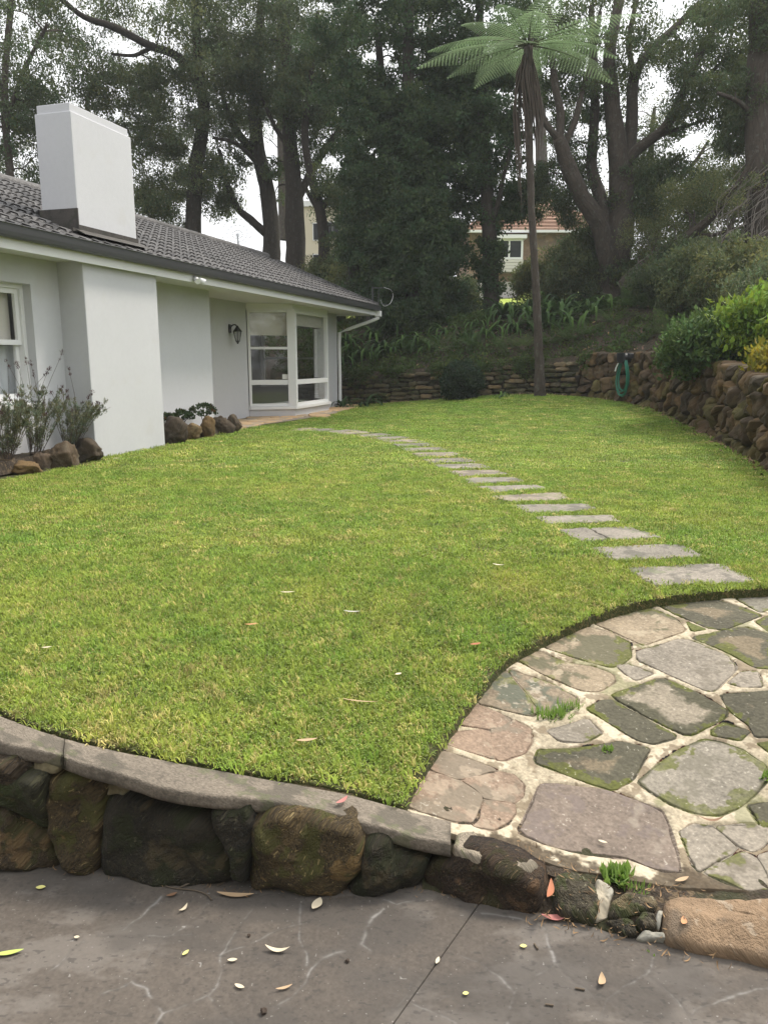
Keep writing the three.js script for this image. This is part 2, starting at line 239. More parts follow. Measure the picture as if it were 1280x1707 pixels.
const D_flags = [["g",1.905,-4.044,2.096,-4.041,2.15,-4.042,2.024,-3.787,2.002,-3.846,1.942,-3.804],["d",1.505,-3.914,1.638,-3.963,1.819,-3.993,1.887,-3.862,1.922,-3.762,1.777,-3.683,1.675,-3.629,1.623,-3.654,1.532,-3.819],["k",1.107,-3.735,1.256,-3.815,1.452,-3.881,1.495,-3.799,1.498,-3.646,1.255,-3.528,1.223,-3.576,1.142,-3.7],["m",1.542,-3.742,1.594,-3.649,1.525,-3.633],["k",0.79,-3.526,0.906,-3.619,1.062,-3.695,1.124,-3.669,1.189,-3.56,1.157,-3.43,1.112,-3.38,1.042,-3.343,0.902,-3.438],["p",1.209,-3.47,1.458,-3.566,1.578,-3.374,1.578,-3.255,1.411,-3.098,1.383,-3.111,1.294,-3.239,1.184,-3.391],["d",1.498,-3.57,1.745,-3.633,1.797,-3.62,1.883,-3.5,1.737,-3.202,1.659,-3.246,1.596,-3.419],["p",1.523,-3.163,1.589,-3.217,1.646,-3.208,1.611,-3.087,1.541,-3.107,1.502,-3.143],["p",1.08,-3.349,1.129,-3.361,1.21,-3.275,1.124,-3.229,1.088,-3.297],["k",0.646,-3.357,0.691,-3.429,0.76,-3.47,0.837,-3.395,0.953,-3.349,1.034,-3.282,1.022,-3.222,0.939,-3.158,0.864,-3.169,0.754,-3.262],["t",0.99,-3.126,1.238,-3.23,1.33,-3.106,1.407,-2.958,1.385,-2.914,1.217,-2.826,1.188,-2.831,1.107,-2.939,1.003,-3.081],["d",0.854,-3.025,0.937,-3.085,0.978,-3.083,1.064,-2.957,1.151,-2.836,1.139,-2.813,1.05,-2.79,0.993,-2.829,0.922,-2.942],["d",1.431,-3.064,1.66,-3.043,1.519,-2.75,1.441,-2.769,1.452,-2.852,1.425,-2.933],["d",1.306,-2.836,1.367,-2.873,1.43,-2.804,1.374,-2.761,1.295,-2.809],["p",0.66,-2.883,0.838,-2.958,0.87,-2.867,0.795,-2.818,0.7,-2.814],["s",0.615,-3.288,0.649,-3.008,0.608,-2.977,0.437,-3.043,0.494,-3.163],["s",0.63,-3.294,0.744,-3.216,0.831,-3.098,0.783,-3.025,0.663,-2.992,0.657,-3.013],["d",1.87,-3.69,1.97,-3.76,1.874,-3.559],["o",0.403,-3.017,0.53,-2.944,0.471,-2.879,0.422,-2.87,0.303,-2.857,0.345,-2.944],["o",0.295,-2.839,0.421,-2.863,0.42,-2.77,0.417,-2.678,0.332,-2.709,0.258,-2.712],["o",0.532,-2.939,0.587,-2.885,0.58,-2.808,0.544,-2.74,0.46,-2.681,0.424,-2.68,0.426,-2.771,0.427,-2.864,0.473,-2.873],["o",0.243,-2.677,0.332,-2.655,0.421,-2.61,0.351,-2.581,0.275,-2.536,0.189,-2.537],["o",0.183,-2.525,0.269,-2.529,0.319,-2.49,0.345,-2.448,0.326,-2.384,0.288,-2.316,0.244,-2.309,0.124,-2.313,0.107,-2.369,0.136,-2.457],["o",0.279,-2.534,0.426,-2.605,0.475,-2.597,0.505,-2.547,0.489,-2.489,0.45,-2.445,0.352,-2.449,0.325,-2.495],["o",0.351,-2.439,0.449,-2.438,0.447,-2.391,0.407,-2.332,0.356,-2.294,0.298,-2.305,0.332,-2.377],["d",0.578,-2.701,0.606,-2.76,0.712,-2.763,0.847,-2.79,0.923,-2.809,1.026,-2.761,0.973,-2.684,0.911,-2.597,0.825,-2.544,0.757,-2.576,0.67,-2.629,0.582,-2.673],["c",1.249,-2.786,1.302,-2.758,1.357,-2.7,1.395,-2.601,1.372,-2.529,1.295,-2.465,1.21,-2.411,1.143,-2.385,1.066,-2.411,1.01,-2.455,0.953,-2.538,0.934,-2.579,1.025,-2.656,1.145,-2.738],["u",0.569,-2.548,0.611,-2.562,0.696,-2.548,0.8,-2.532,0.882,-2.483,0.959,-2.427,0.955,-2.334,0.94,-2.232,0.921,-2.154,0.866,-2.157,0.784,-2.215,0.696,-2.226,0.621,-2.235,0.529,-2.26,0.449,-2.299,0.509,-2.423],["p",0.991,-2.317,1.047,-2.347,1.097,-2.333,1.134,-2.236,1.091,-2.202,0.986,-2.151,0.978,-2.168,0.99,-2.275],["p",1.118,-2.33,1.206,-2.323,1.275,-2.302,1.257,-2.263,1.205,-2.224,1.178,-2.215,1.146,-2.241],["p",1.0,-2.14,1.145,-2.207,1.171,-2.17,1.173,-2.104,1.156,-2.042,1.098,-2.06,1.047,-2.097],["p",1.187,-2.18,1.244,-2.196,1.24,-2.131,1.19,-2.039,1.163,-2.047,1.18,-2.11],["d",1.255,-2.41,1.347,-2.41,1.357,-2.358,1.327,-2.298,1.256,-2.313],["d",1.431,-2.722,1.497,-2.723,1.457,-2.64]];
const D_arc = [[0.086,-2.284],[0.123,-2.404],[0.237,-2.674],[0.4,-3.004],[0.573,-3.305],[0.776,-3.504],[1.046,-3.714],[1.322,-3.871],[1.57,-3.949],[1.807,-3.98],[2.071,-3.995]];
const D_baseX = [[-1.634,-2.292],[-1.268,-2.274],[-1.146,-2.268],[-0.859,-2.237],[-0.473,-2.155],[-0.15,-2.133],[0.113,-2.15],[0.223,-2.114],[0.452,-2.047],[0.63,-1.972],[0.787,-1.92],[1.053,-1.835]];
const D_curbIn = [[-1.328,-2.478],[-1.017,-2.341],[-0.7,-2.287],[-0.426,-2.275],[-0.111,-2.274],[0.064,-2.253],[0.235,-2.235]];
const D_curbOut = [[-1.247,-2.311],[-1.041,-2.257],[-0.858,-2.193],[-0.632,-2.143],[-0.407,-2.161],[-0.257,-2.172],[-0.106,-2.16],[0.068,-2.137],[0.203,-2.13]];
const D_steps = [[1.45,-4.403,1.994,-4.459,2.044,-4.111,1.519,-4.119],[1.362,-4.864,1.93,-4.919,1.959,-4.625,1.412,-4.575],[1.262,-5.363,1.749,-5.453,1.88,-5.127,1.345,-5.037],[1.167,-5.814,1.731,-5.868,1.748,-5.632,1.229,-5.559],[1.065,-6.288,1.676,-6.338,1.709,-6.109,1.165,-5.958],[0.959,-6.714,1.583,-6.909,1.609,-6.584,1.1,-6.459],[0.907,-7.246,1.465,-7.358,1.506,-7.116,1.009,-6.95],[0.817,-7.764,1.331,-7.866,1.375,-7.567,0.859,-7.449],[0.687,-8.273,1.298,-8.418,1.317,-8.024,0.721,-7.971],[0.597,-8.755,1.132,-8.917,1.194,-8.568,0.641,-8.477],[0.498,-9.331,0.996,-9.514,1.042,-9.085,0.592,-9.017],[0.408,-9.944,0.909,-10.11,0.93,-9.705,0.444,-9.666],[0.252,-10.549,0.803,-10.688,0.83,-10.238,0.319,-10.195],[0.184,-11.077,0.651,-11.228,0.711,-10.879,0.221,-10.783],[0.006,-11.543,0.507,-11.696,0.577,-11.382,0.077,-11.281],[-0.152,-11.984,0.321,-12.194,0.4,-11.914,-0.092,-11.76],[-0.37,-12.463,-0.037,-12.626,0.036,-12.264,-0.272,-12.16],[-0.666,-12.926,-0.355,-13.033,-0.315,-12.708,-0.588,-12.598],[-0.938,-13.218,-0.56,-13.395,-0.461,-12.976,-0.851,-12.871],[-1.248,-13.451,-0.969,-13.656,-0.878,-13.285,-1.158,-13.16],[-1.56,-13.605,-1.343,-13.755,-1.209,-13.376,-1.462,-13.31]];
const D_wall = [[-1.302,-21.064],[0.0,-21.239],[1.746,-18.847],[3.688,-18.398],[4.417,-17.896],[5.371,-16.551],[5.426,-14.28],[5.068,-11.609],[4.35,-8.66]];
const D_wstones = [["brown",0.367,0.396,0.44,0.412,0.49,0.403,0.514,0.377,0.498,0.342,0.436,0.312,0.359,0.317],["pale",0.498,0.339,0.528,0.378,0.597,0.341,0.569,0.322,0.496,0.318],["moss",0.358,0.31,0.476,0.317,0.548,0.311,0.553,0.256,0.546,0.121,0.511,0.119,0.46,0.145,0.425,0.193,0.347,0.198],["brown",0.345,0.18,0.431,0.183,0.472,0.135,0.543,0.103,0.578,0.038,0.568,-0.006,0.326,-0.003],["gold",0.555,0.311,0.643,0.337,0.688,0.323,0.755,0.289,0.74,0.219,0.723,0.077,0.703,-0.014,0.635,-0.012,0.591,0.032,0.559,0.133,0.547,0.22],["pale",0.754,0.282,0.793,0.31,0.818,0.279,0.788,0.247,0.752,0.251],["dark",0.747,0.234,0.818,0.272,0.885,0.256,0.992,0.236,1.097,0.223,1.135,0.187,1.184,0.042,1.113,-0.002,0.977,-0.02,0.867,-0.019,0.716,-0.016,0.735,0.149],["dark",1.112,0.248,1.233,0.269,1.244,0.236,1.228,0.14,1.219,0.023,1.19,0.035,1.141,0.185],["gold",1.227,0.215,1.3,0.256,1.391,0.26,1.571,0.216,1.586,0.165,1.578,0.081,1.531,-0.002,1.386,-0.01,1.239,-0.005,1.228,0.131],["dark",1.587,0.173,1.653,0.175,1.691,0.135,1.764,0.087,1.773,0.042,1.727,-0.012,1.539,-0.007,1.581,0.081],["red",1.773,0.054,1.823,0.104,1.891,0.156,1.995,0.148,2.09,0.134,2.127,0.11,2.122,0.051,2.11,-0.01,2.022,-0.022,1.925,-0.022,1.793,-0.005]];
const D_low = [["dark",0.508,-2.077,0.545,-2.115,0.583,-2.122,0.629,-2.088,0.647,-2.042,0.618,-1.99,0.604,-1.976,0.554,-1.985,0.499,-2.026],["pale",0.643,-2.099,0.659,-2.089,0.682,-2.061,0.666,-2.02,0.649,-1.978,0.615,-1.98,0.637,-2.024],["dark",0.676,-2.018,0.729,-2.044,0.796,-2.034,0.804,-2.004,0.787,-1.983,0.73,-1.982,0.703,-1.968,0.661,-1.979],["dark",0.716,-1.952,0.749,-1.97,0.788,-1.969,0.781,-1.934,0.738,-1.931],["dark",0.65,-1.971,0.702,-1.964,0.723,-1.927,0.683,-1.935],["pale",0.723,-1.927,0.749,-1.932,0.789,-1.918,0.788,-1.906,0.744,-1.914],["pale",0.795,-1.982,0.812,-1.982,0.79,-1.929,0.784,-1.947],["sand",0.824,-2.008,0.854,-2.017,0.962,-1.999,1.113,-1.979,1.345,-1.964,1.242,-1.772,1.045,-1.821,0.91,-1.854,0.793,-1.902,0.797,-1.945],["curb",0.235,-2.236,0.306,-2.214,0.464,-2.142,0.473,-2.092,0.429,-2.05,0.325,-2.078,0.207,-2.13]];
const D_lines = [[-0.684,-2.1,-0.722,-2.015,-0.757,-1.96,-0.784,-1.936,-0.823,-1.938],[-0.783,-1.934,-0.671,-1.934,-0.553,-1.942],[-0.852,-1.913,-0.875,-1.884,-0.888,-1.824,-0.912,-1.795],[-0.528,-2.087,-0.554,-2.021,-0.585,-1.966,-0.638,-1.907,-0.651,-1.868,-0.649,-1.819],[-0.385,-2.08,-0.421,-1.978,-0.439,-1.913,-0.454,-1.862,-0.44,-1.814,-0.439,-1.752,-0.456,-1.721],[-0.451,-1.868,-0.382,-1.901,-0.305,-1.96,-0.246,-1.984],[-0.252,-2.067,-0.25,-1.996,-0.239,-1.919,-0.213,-1.868,-0.213,-1.83],[0.0,-2.047,-0.036,-2.009,-0.052,-1.948,-0.064,-1.901,-0.034,-1.879],[-0.109,-1.879,-0.166,-1.857,-0.196,-1.819,-0.211,-1.767,-0.237,-1.718,-0.28,-1.688],[-0.739,-1.728,-0.696,-1.752,-0.67,-1.77,-0.622,-1.743,-0.584,-1.695,-0.561,-1.667,-0.568,-1.636],[-0.456,-1.721,-0.431,-1.695,-0.4,-1.658,-0.377,-1.636],[-0.561,-1.667,-0.508,-1.695,-0.46,-1.723],[0.0,-2.087,0.036,-2.067,0.101,-2.087],[0.296,-2.028,0.374,-2.015,0.441,-1.99,0.47,-1.96,0.465,-1.913,0.468,-1.83],[0.472,-1.83,0.401,-1.783,0.342,-1.738,0.321,-1.685,0.306,-1.636],[0.212,-1.862,0.263,-1.835,0.306,-1.788,0.339,-1.743],[0.471,-1.824,0.509,-1.762,0.539,-1.728,0.555,-1.699],[0.702,-1.793,0.633,-1.752,0.578,-1.714,0.556,-1.676,0.539,-1.636],[0.752,-1.868,0.734,-1.83,0.702,-1.793],[0.7,-1.788,0.736,-1.752,0.757,-1.704,0.762,-1.658,0.762,-1.636],[0.979,-1.747,0.895,-1.718,0.813,-1.69,0.768,-1.662],[0.08,-1.783,0.062,-1.723,0.023,-1.676,0.0,-1.658],[0.069,-1.699,0.122,-1.671,0.18,-1.64],[0.979,-1.747,1.012,-1.743],[-1.168,-2.228,-1.201,-2.177],[0.045,-1.814,0.105,-1.788]];
const D_joint = [0.27,-2.039,0.022,-1.636];

// ---------------------------------------------------------------- driveway
const slabTex = (() => {
  const w = 2048, h = 1024, F = new Float32Array(w * h), G = new Float32Array(w * h), X = (x) => (x + 2) / 4 * w, Y = (z) => (z + 2.8) / 2 * h, r = rng(5);
  for (const L of D_lines) {
    const p = flat(L);
    for (let k = 0; k + 1 < p.length; k++) {
      const [ax, az] = p[k], [bx, bz] = p[k + 1], st = 0.5 + 0.5 * r(), R = 0.02;
      const i0 = Math.floor(X(Math.min(ax, bx) - R)), i1 = Math.ceil(X(Math.max(ax, bx) + R)), j0 = Math.floor(Y(Math.min(az, bz) - R)), j1 = Math.ceil(Y(Math.max(az, bz) + R));
      for (let j = Math.max(0, j0); j <= Math.min(h - 1, j1); j++) for (let i = Math.max(0, i0); i <= Math.min(w - 1, i1); i++) {
        const x = (i + 0.5) / w * 4 - 2, z = (j + 0.5) / h * 2 - 2.8, wx = x + 0.006 * n3(x * 22, z * 22, 1), wz = z + 0.006 * n3(x * 22, z * 22, 8);
        const dx = bx - ax, dz = bz - az, t = clamp(((wx - ax) * dx + (wz - az) * dz) / (dx * dx + dz * dz), 0, 1), d = Math.hypot(wx - ax - t * dx, wz - az - t * dz);
        const q = j * w + i, n = 0.5 + 0.55 * n3(x * 3.3, z * 3.3, 3) + 0.22 * n3(x * 14, z * 14, 9) + 0.2 * n3(x * 70, z * 70, 5);
        F[q] = Math.max(F[q], st * (0.75 * Math.exp(-((d / (0.0024 + 0.0045 * Math.max(0, n - 0.4))) ** 2)) + 0.16 * Math.exp(-((d / 0.009) ** 2))) * (0.12 + 0.88 * smooth(0.3, 0.8, n)));
        G[q] = Math.max(G[q], Math.exp(-((d / 0.008) ** 2)));
      }
    }
  }
  const col = tex(w, h, (u, v, c, i, j) => {
    const x = u * 2, a = tn(x, v, 4, 6, 0.6), g = tn(x + 0.3, v, 220, 2, 0.9), b = tn(x * 0.5, v + 0.4, 6, 5, 0.6), m = 0.62 + 0.5 * a + 0.42 * (g - 0.5);
    set3(c, 0.104 * m, 0.087 * m, 0.071 * m);
    mix3(c, 0.18, 0.16, 0.14, smooth(0.54, 0.68, tn(x * 0.5 + 0.31, v * 1.0 + 0.2, 12, 6, 0.66)) * 0.5);
    mix3(c, 0.062, 0.055, 0.048, smooth(0.52, 0.66, b) * 0.6); const ps = tn(x * 0.5 + 0.2, v + 0.66, 200, 2, 0.8); if (ps < 0.3) mix3(c, 0.04, 0.036, 0.032, 0.5 * smooth(0.3, 0.2, ps));
    mix3(c, 0.055, 0.047, 0.04, Math.pow(G[j * w + i], 2) * 0.28);
    mix3(c, 0.40, 0.385, 0.36, clamp(F[j * w + i], 0, 1) * 0.5 * smooth(0.25, 0.6, tn(x * 0.5 + 0.7, v + 0.15, 60, 3, 0.7)));
    const sp = tn(x + 0.11, v + 0.07, 250, 1); if (sp > 0.965) mix3(c, 0.42, 0.40, 0.37, 0.4); if (sp < 0.04) mix3(c, 0.03, 0.028, 0.025, 0.6);
  }, { wrap: THREE.MirroredRepeatWrapping });
  const bmp = tex(w, h, (u, v, c, i, j) => { c[0] = 0.55 + 0.3 * (tn(u * 2, v, 90, 3, 0.8) - 0.5) + 0.3 * (tn(u * 2, v, 10, 4) - 0.5) - 0.3 * G[j * w + i]; }, { srgb: false, wrap: THREE.MirroredRepeatWrapping });
  return [col, bmp];
})();
M.drive = std({ map: slabTex[0], bumpMap: slabTex[1], bumpScale: 0.006, roughness: 0.93 });
{
  const drive = new THREE.Group(); drive.name = 'driveway'; drive.userData.kind = 'structure'; scene.add(drive);
  const [jx, jz, kx, kz] = D_joint, L = Math.hypot(kx - jx, kz - jz), dx = (kx - jx) / L, dz = (kz - jz) / L, g = 0.0035;
  const J = (t, s) => [jx + dx * t + dz * s, jz + dz * t - dx * s];
  const a0 = J(-0.55, g), a1 = J(9, g), b0 = J(-0.55, -g), b1 = J(9, -g);
  const slab = (pts) => {
    const sh = new THREE.Shape(pts.map(([x, z]) => new THREE.Vector2(x, -z))), e = new THREE.ExtrudeGeometry(sh, { depth: 0.12, bevelEnabled: true, bevelSize: 0.003, bevelThickness: 0.004, bevelSegments: 2, steps: 1 });
    e.rotateX(-Math.PI / 2); e.translate(0, -0.124, 0);
    const p = e.getAttribute('position'), u = e.getAttribute('uv'); for (let i = 0; i < p.count; i++) u.setXY(i, (p.getX(i) + 2) / 4, (p.getZ(i) + 2.8) / 2);
    return e;
  };
  const west = (jx0) => jx0;
  part('slab', slab([a0, [9, -2.0], [9, 8], a1]), M.drive, drive);
  part('slab', slab([b0, b1, [-9, 8], [-9, -4.2], [-3.4, -4.2], [-1.5, -2.6]]), M.drive, drive);
}
// ---------------------------------------------------------------- flagstone patio
const PX0 = 0, PZ0 = -4.15, PS = 2.4;
const arcEdge = spline([...D_arc, [2.45, -3.98], [2.9, -3.9], [3.5, -3.75]], 90);
const toEdge = ([x, z]) => { let b = 0, bd = 9; arcEdge.forEach((q, i) => { const d = Math.hypot(q[0] - x, q[1] - z); if (d < bd) { bd = d; b = i; } }); if (bd > 0.075) return [x, z]; const a = arcEdge[Math.max(0, b - 1)], c = arcEdge[Math.min(90, b + 1)], L = Math.hypot(c[0] - a[0], c[1] - a[1]); return [arcEdge[b][0] + (c[1] - a[1]) / L * 0.03, arcEdge[b][1] - (c[0] - a[0]) / L * 0.03]; };   // flags by the lawn run under its cut edge
const flagPolys = D_flags.map((f) => ({ kind: f[0], poly: grow(flat(f, 1), f[0] === 'o' ? 0.005 : 0.008).map(toEdge) }));
const extraFlags = (() => {
  const r = rng(31), pts = []; for (let x = 0; x < 2.6; x += 0.36) for (let z = -4.1; z < -1.2; z += 0.36) pts.push([1.3 + x + (r() - 0.5) * 0.22, z + (r() - 0.5) * 0.22]);
  return voronoi(pts, [1.2, -4.2, 3.7, -1.3], 0.05).filter((p) => {
    const c = centroid(p); if (c[0] > 3.4 || c[1] > -1.6 || c[1] < -3.85) return false;
    if (p.some(([x, z]) => { const v = V(x, patioY(x, z) - EYE.y, z), zc = -v.z * CP - v.y * SP; return 640 + FOC * v.x / zc < 1284; })) return false;
    return !flagPolys.some((f) => f.poly.some((q) => inside(p, q[0], q[1])) || p.some((q) => inside(f.poly, q[0], q[1])));
  });
})();
let mortarH;
const front = [[0.07, -2.262], [0.225, -2.24], [0.40, -2.205], [0.55, -2.15], [0.70, -2.12], [0.83, -2.085], [1.0, -2.055], [1.6, -1.98], [3.6, -1.8]];
const patioTex = (() => {
  const S = 1792, id = new Int16Array(S * S).fill(-1), ed = new Float32Array(S * S), md = new Float32Array(S * S).fill(1);
  flagPolys.forEach((f, n) => {
    const P = chaikin(f.poly, 1, 0.1), xs = P.map((q) => q[0]), zs = P.map((q) => q[1]);
    const i0 = clamp(Math.floor((Math.min(...xs) - 0.03 - PX0) / PS * S), 0, S - 1), i1 = clamp(Math.ceil((Math.max(...xs) + 0.03 - PX0) / PS * S), 0, S - 1), j0 = clamp(Math.floor((Math.min(...zs) - 0.03 - PZ0) / PS * S), 0, S - 1), j1 = clamp(Math.ceil((Math.max(...zs) + 0.03 - PZ0) / PS * S), 0, S - 1);
    for (let j = j0; j <= j1; j++) for (let i = i0; i <= i1; i++) {
      const x = PX0 + (i + 0.5) / S * PS, z = PZ0 + (j + 0.5) / S * PS, q = j * S + i, e = edgeDist(P, x, z);
      if (inside(P, x, z) || e < 0.004) { id[q] = n; ed[q] = e; } else md[q] = Math.min(md[q], e);
    }
  });
  mortarH = (x, z) => { const i = Math.floor((x - PX0) / PS * S), j = Math.floor((z - PZ0) / PS * S); if (i < 0 || j < 0 || i >= S || j >= S) return -0.002; const q = j * S + i; if (id[q] >= 0) return ed[q] > 0.004 ? -0.014 : -0.003; return -0.003 + 0.009 * smooth(0.001, 0.014, md[q]) * (0.75 + 0.5 * n3(x * 9, z * 9, 6)); };
  const col = tex(S, S, (u, v, c, i, j) => {
    const q = j * S + i, n = id[q], e = ed[q];
    const a = tn(u, v, 10, 6, 0.62), b = tn(u + 0.37, v + 0.2, 26, 5, 0.65), g = tn(u + 0.1, v + 0.7, 250, 2, 0.9), m = 0.7 + 0.55 * (a - 0.2) + 0.6 * (g - 0.5);
    if (n < 0) {
      set3(c, 0.46 * m, 0.39 * m, 0.275 * m);
      mix3(c, 0.60, 0.53, 0.40, smooth(0.5, 0.62, b) * 0.5);
      mix3(c, 0.16, 0.12, 0.075, smooth(0.53, 0.63, tn(u + 0.5, v + 0.9, 30, 4, 0.7)) * 0.75 + (md[q] < 0.004 + 0.006 * (b - 0.42) * 4 ? 0.75 : 0));
      mix3(c, 0.10, 0.12, 0.03, smooth(0.58, 0.66, tn(u + 0.15, v + 0.35, 9, 5, 0.65)) * (u > 0.3 ? 0.5 : 0.1));
      if (v > 0.76 && u > 0.12) { let fd = 9; const x = PX0 + u * PS, z = PZ0 + v * PS; for (let t = 1; t + 1 < front.length; t++) { const p = front[t], w = front[t + 1], dx = w[0] - p[0], dz = w[1] - p[1], h = clamp(((x - p[0]) * dx + (z - p[1]) * dz) / (dx * dx + dz * dz), 0, 1); fd = Math.min(fd, Math.hypot(x - p[0] - h * dx, z - p[1] - h * dz)); } mix3(c, 0.085 * m, 0.062 * m, 0.038 * m, smooth(0.03, 0.0, fd - 0.055 + (b - 0.5) * 0.2) * 0.92); }   // earth washed over the outer joints
      return;
    }
    const k = flagPolys[n].kind, so = (n * 0.137) % 1;
    const c1 = tn(u + so, v + so * 2, 14, 5, 0.62), c2 = tn(u + so * 3, v + 0.5, 34, 4, 0.66), c3 = tn(u + so, v + 0.21, 70, 3, 0.7);
    const e2 = e + (c1 - 0.5) * 0.16 + (c3 - 0.5) * 0.05;
    if (k === 'o') { set3(c, 0.285 * m, 0.205 * m, 0.145 * m); mix3(c, 0.175, 0.15, 0.11, smooth(0.5, 0.62, c1) * 0.7); mix3(c, 0.36, 0.29, 0.21, smooth(0.55, 0.66, c2) * 0.5); }
    else if (k === 's') { set3(c, 0.24 * m, 0.19 * m, 0.13 * m); mix3(c, 0.09, 0.10, 0.072, smooth(0.46, 0.58, c1) * 0.85); mix3(c, 0.40, 0.35, 0.27, smooth(0.60, 0.68, c2) * 0.6); }
    else if (k === 'p') { set3(c, 0.275 * m, 0.24 * m, 0.19 * m); mix3(c, 0.14, 0.12, 0.09, smooth(0.5, 0.64, c2) * 0.6); }
    else if (k === 'u') { set3(c, 0.205 * m, 0.162 * m, 0.128 * m); mix3(c, 0.28, 0.24, 0.19, smooth(0.52, 0.66, c1) * 0.6); mix3(c, 0.15, 0.12, 0.11, smooth(0.54, 0.66, c2) * 0.5); }
    else if (k === 'g') { set3(c, 0.17 * m, 0.155 * m, 0.12 * m); mix3(c, 0.25, 0.23, 0.18, smooth(0.55, 0.7, c1) * 0.6); }
    else if (k === 'm') { set3(c, 0.11 * m, 0.12 * m, 0.03 * m); }
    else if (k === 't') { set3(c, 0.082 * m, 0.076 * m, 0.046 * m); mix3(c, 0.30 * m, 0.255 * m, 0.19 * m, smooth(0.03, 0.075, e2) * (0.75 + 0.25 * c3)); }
    else if (k === 'c') { set3(c, 0.27 * m, 0.24 * m, 0.19 * m); mix3(c, 0.15, 0.135, 0.10, smooth(0.53, 0.64, c2) * 0.6); mix3(c, 0.085, 0.08, 0.045, smooth(0.02, 0.0, e + (c1 - 0.5) * 0.1)); }
    else if (k === 'k') { set3(c, 0.27 * m, 0.215 * m, 0.145 * m); mix3(c, 0.105, 0.098, 0.058, smooth(0.44, 0.54, c1) * 0.9); mix3(c, 0.36, 0.30, 0.21, smooth(0.60, 0.68, c2) * 0.7); }
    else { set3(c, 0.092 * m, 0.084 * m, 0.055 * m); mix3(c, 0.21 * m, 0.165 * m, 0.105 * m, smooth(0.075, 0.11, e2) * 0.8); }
    if (k !== 'o' && k !== 'u') {
      const gr = k === 's' ? 0.1 : k === 'p' || k === 'g' ? -0.4 : 1;
      const mossy = smooth(0.0, 0.016, 0.012 * gr - e + (c2 - 0.49) * 0.17 + (c1 - 0.5) * 0.2 * (gr > 0.5 ? 1 : 0.4));
      mix3(c, 0.11 * m, 0.122 * m, 0.014 * m, mossy * (0.35 + 0.6 * c3));
    }
    if (g > 0.8 && c3 > 0.55) mix3(c, 0.5, 0.47, 0.4, 0.4);
  }, { wrap: THREE.MirroredRepeatWrapping });
  const bmp = tex(1024, 1024, (u, v, c) => { c[0] = 0.5 * tn(u, v, 40, 4, 0.7) + 0.3 * tn(u, v, 12, 4) + 0.2 * tn(u, v, 200, 1); }, { srgb: false, wrap: THREE.MirroredRepeatWrapping });
  return [col, bmp];
})();
M.patio = std({ map: patioTex[0], bumpMap: patioTex[1], bumpScale: 0.010, roughness: 0.97 });
const patioUV = (g) => { const p = g.getAttribute('position'), u = g.getAttribute('uv'); for (let i = 0; i < p.count; i++) u.setXY(i, (p.getX(i) - PX0) / PS, (p.getZ(i) - PZ0) / PS); return g; };
{
  const patio = new THREE.Group(); patio.name = 'flagstone_patio'; patio.userData.kind = 'structure'; scene.add(patio);
  const N = 420, R = 330, near = spline(front, N), fp = spline([...D_arc, [2.45, -3.98], [2.9, -3.9], [3.5, -3.75]], N), pos = [], uv = [], idx = [];
  for (let i = 0; i <= N; i++) for (let j = 0; j <= R; j++) {
    const drop = j === 0 ? -0.05 : j === 1 ? -0.012 : 0, a = near[i], b0 = fp[i], b = [b0[0] - 0.05, b0[1] - 0.06], t = j / R, x = lerp(a[0], b[0], t), z = lerp(a[1], b[1], t);
    pos.push(x, patioY(x, z) + drop + mortarH(x, z) + 0.0025 * fbm3(x * 40, z * 40, 2, 3), z); uv.push(0, 0);
  }
  for (let i = 0; i < N; i++) for (let j = 0; j < R; j++) { const a = i * (R + 1) + j, b = a + R + 1; idx.push(a, b, a + 1, b, b + 1, a + 1); }
  part('mortar', patioUV(geoFrom(pos, idx, uv)), M.patio, patio);
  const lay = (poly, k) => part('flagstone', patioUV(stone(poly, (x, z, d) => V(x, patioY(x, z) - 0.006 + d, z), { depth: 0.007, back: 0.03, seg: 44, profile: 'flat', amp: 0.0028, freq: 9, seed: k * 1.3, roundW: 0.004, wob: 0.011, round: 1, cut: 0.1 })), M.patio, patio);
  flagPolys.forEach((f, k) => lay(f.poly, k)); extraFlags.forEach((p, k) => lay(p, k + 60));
}
// ---------------------------------------------------------------- low stones, soil and blocks between the patio and the driveway
const basePath = new Path(spline([[-3.4, -3.75], [-2.2, -2.72], ...D_baseX.slice(1)], 120));
const baseZ = (x) => { const p = D_baseX; let k = 0; while (k < p.length - 2 && p[k + 1][0] < x) k++; return lerp(p[k][1], p[k + 1][1], (x - p[k][0]) / (p[k + 1][0] - p[k][0])); };
const ramp = (x, z) => clamp(0.012 + (baseZ(x) - z) * 0.62, -0.02, patioY(x, z) + 0.004);     // the stones lie on a slope from the driveway up to the patio
{
  const pos = [], uv = [], idx = [], N = 110, R = 24;
  for (let i = 0; i <= N; i++) for (let j = 0; j <= R; j++) { const x = lerp(0.12, 2.1, i / N), z = baseZ(x) + 0.03 - 0.34 * j / R; pos.push(x, ramp(x, z) - 0.006 + 0.016 * fbm3(x * 16, z * 16, 3) - (j === 0 ? 0.03 : 0), z); uv.push(x, z); }
  for (let i = 0; i < N; i++) for (let j = 0; j < R; j++) { const a = i * (R + 1) + j, b = a + R + 1; idx.push(a, a + 1, b, b, a + 1, b + 1); }
  structure('soil', geoFrom(pos, idx, uv), M.soil);
}
const edging = thing('stone_step_edge', 'uneven edge of dark mossy stones and cream mortar lumps between driveway and flagstone patio', 'stone edging');
const lowMat = { dark: M.moss(0.95, 0.9, 0.82), pale: M.stone(1.45, 1.6, 1.7) };
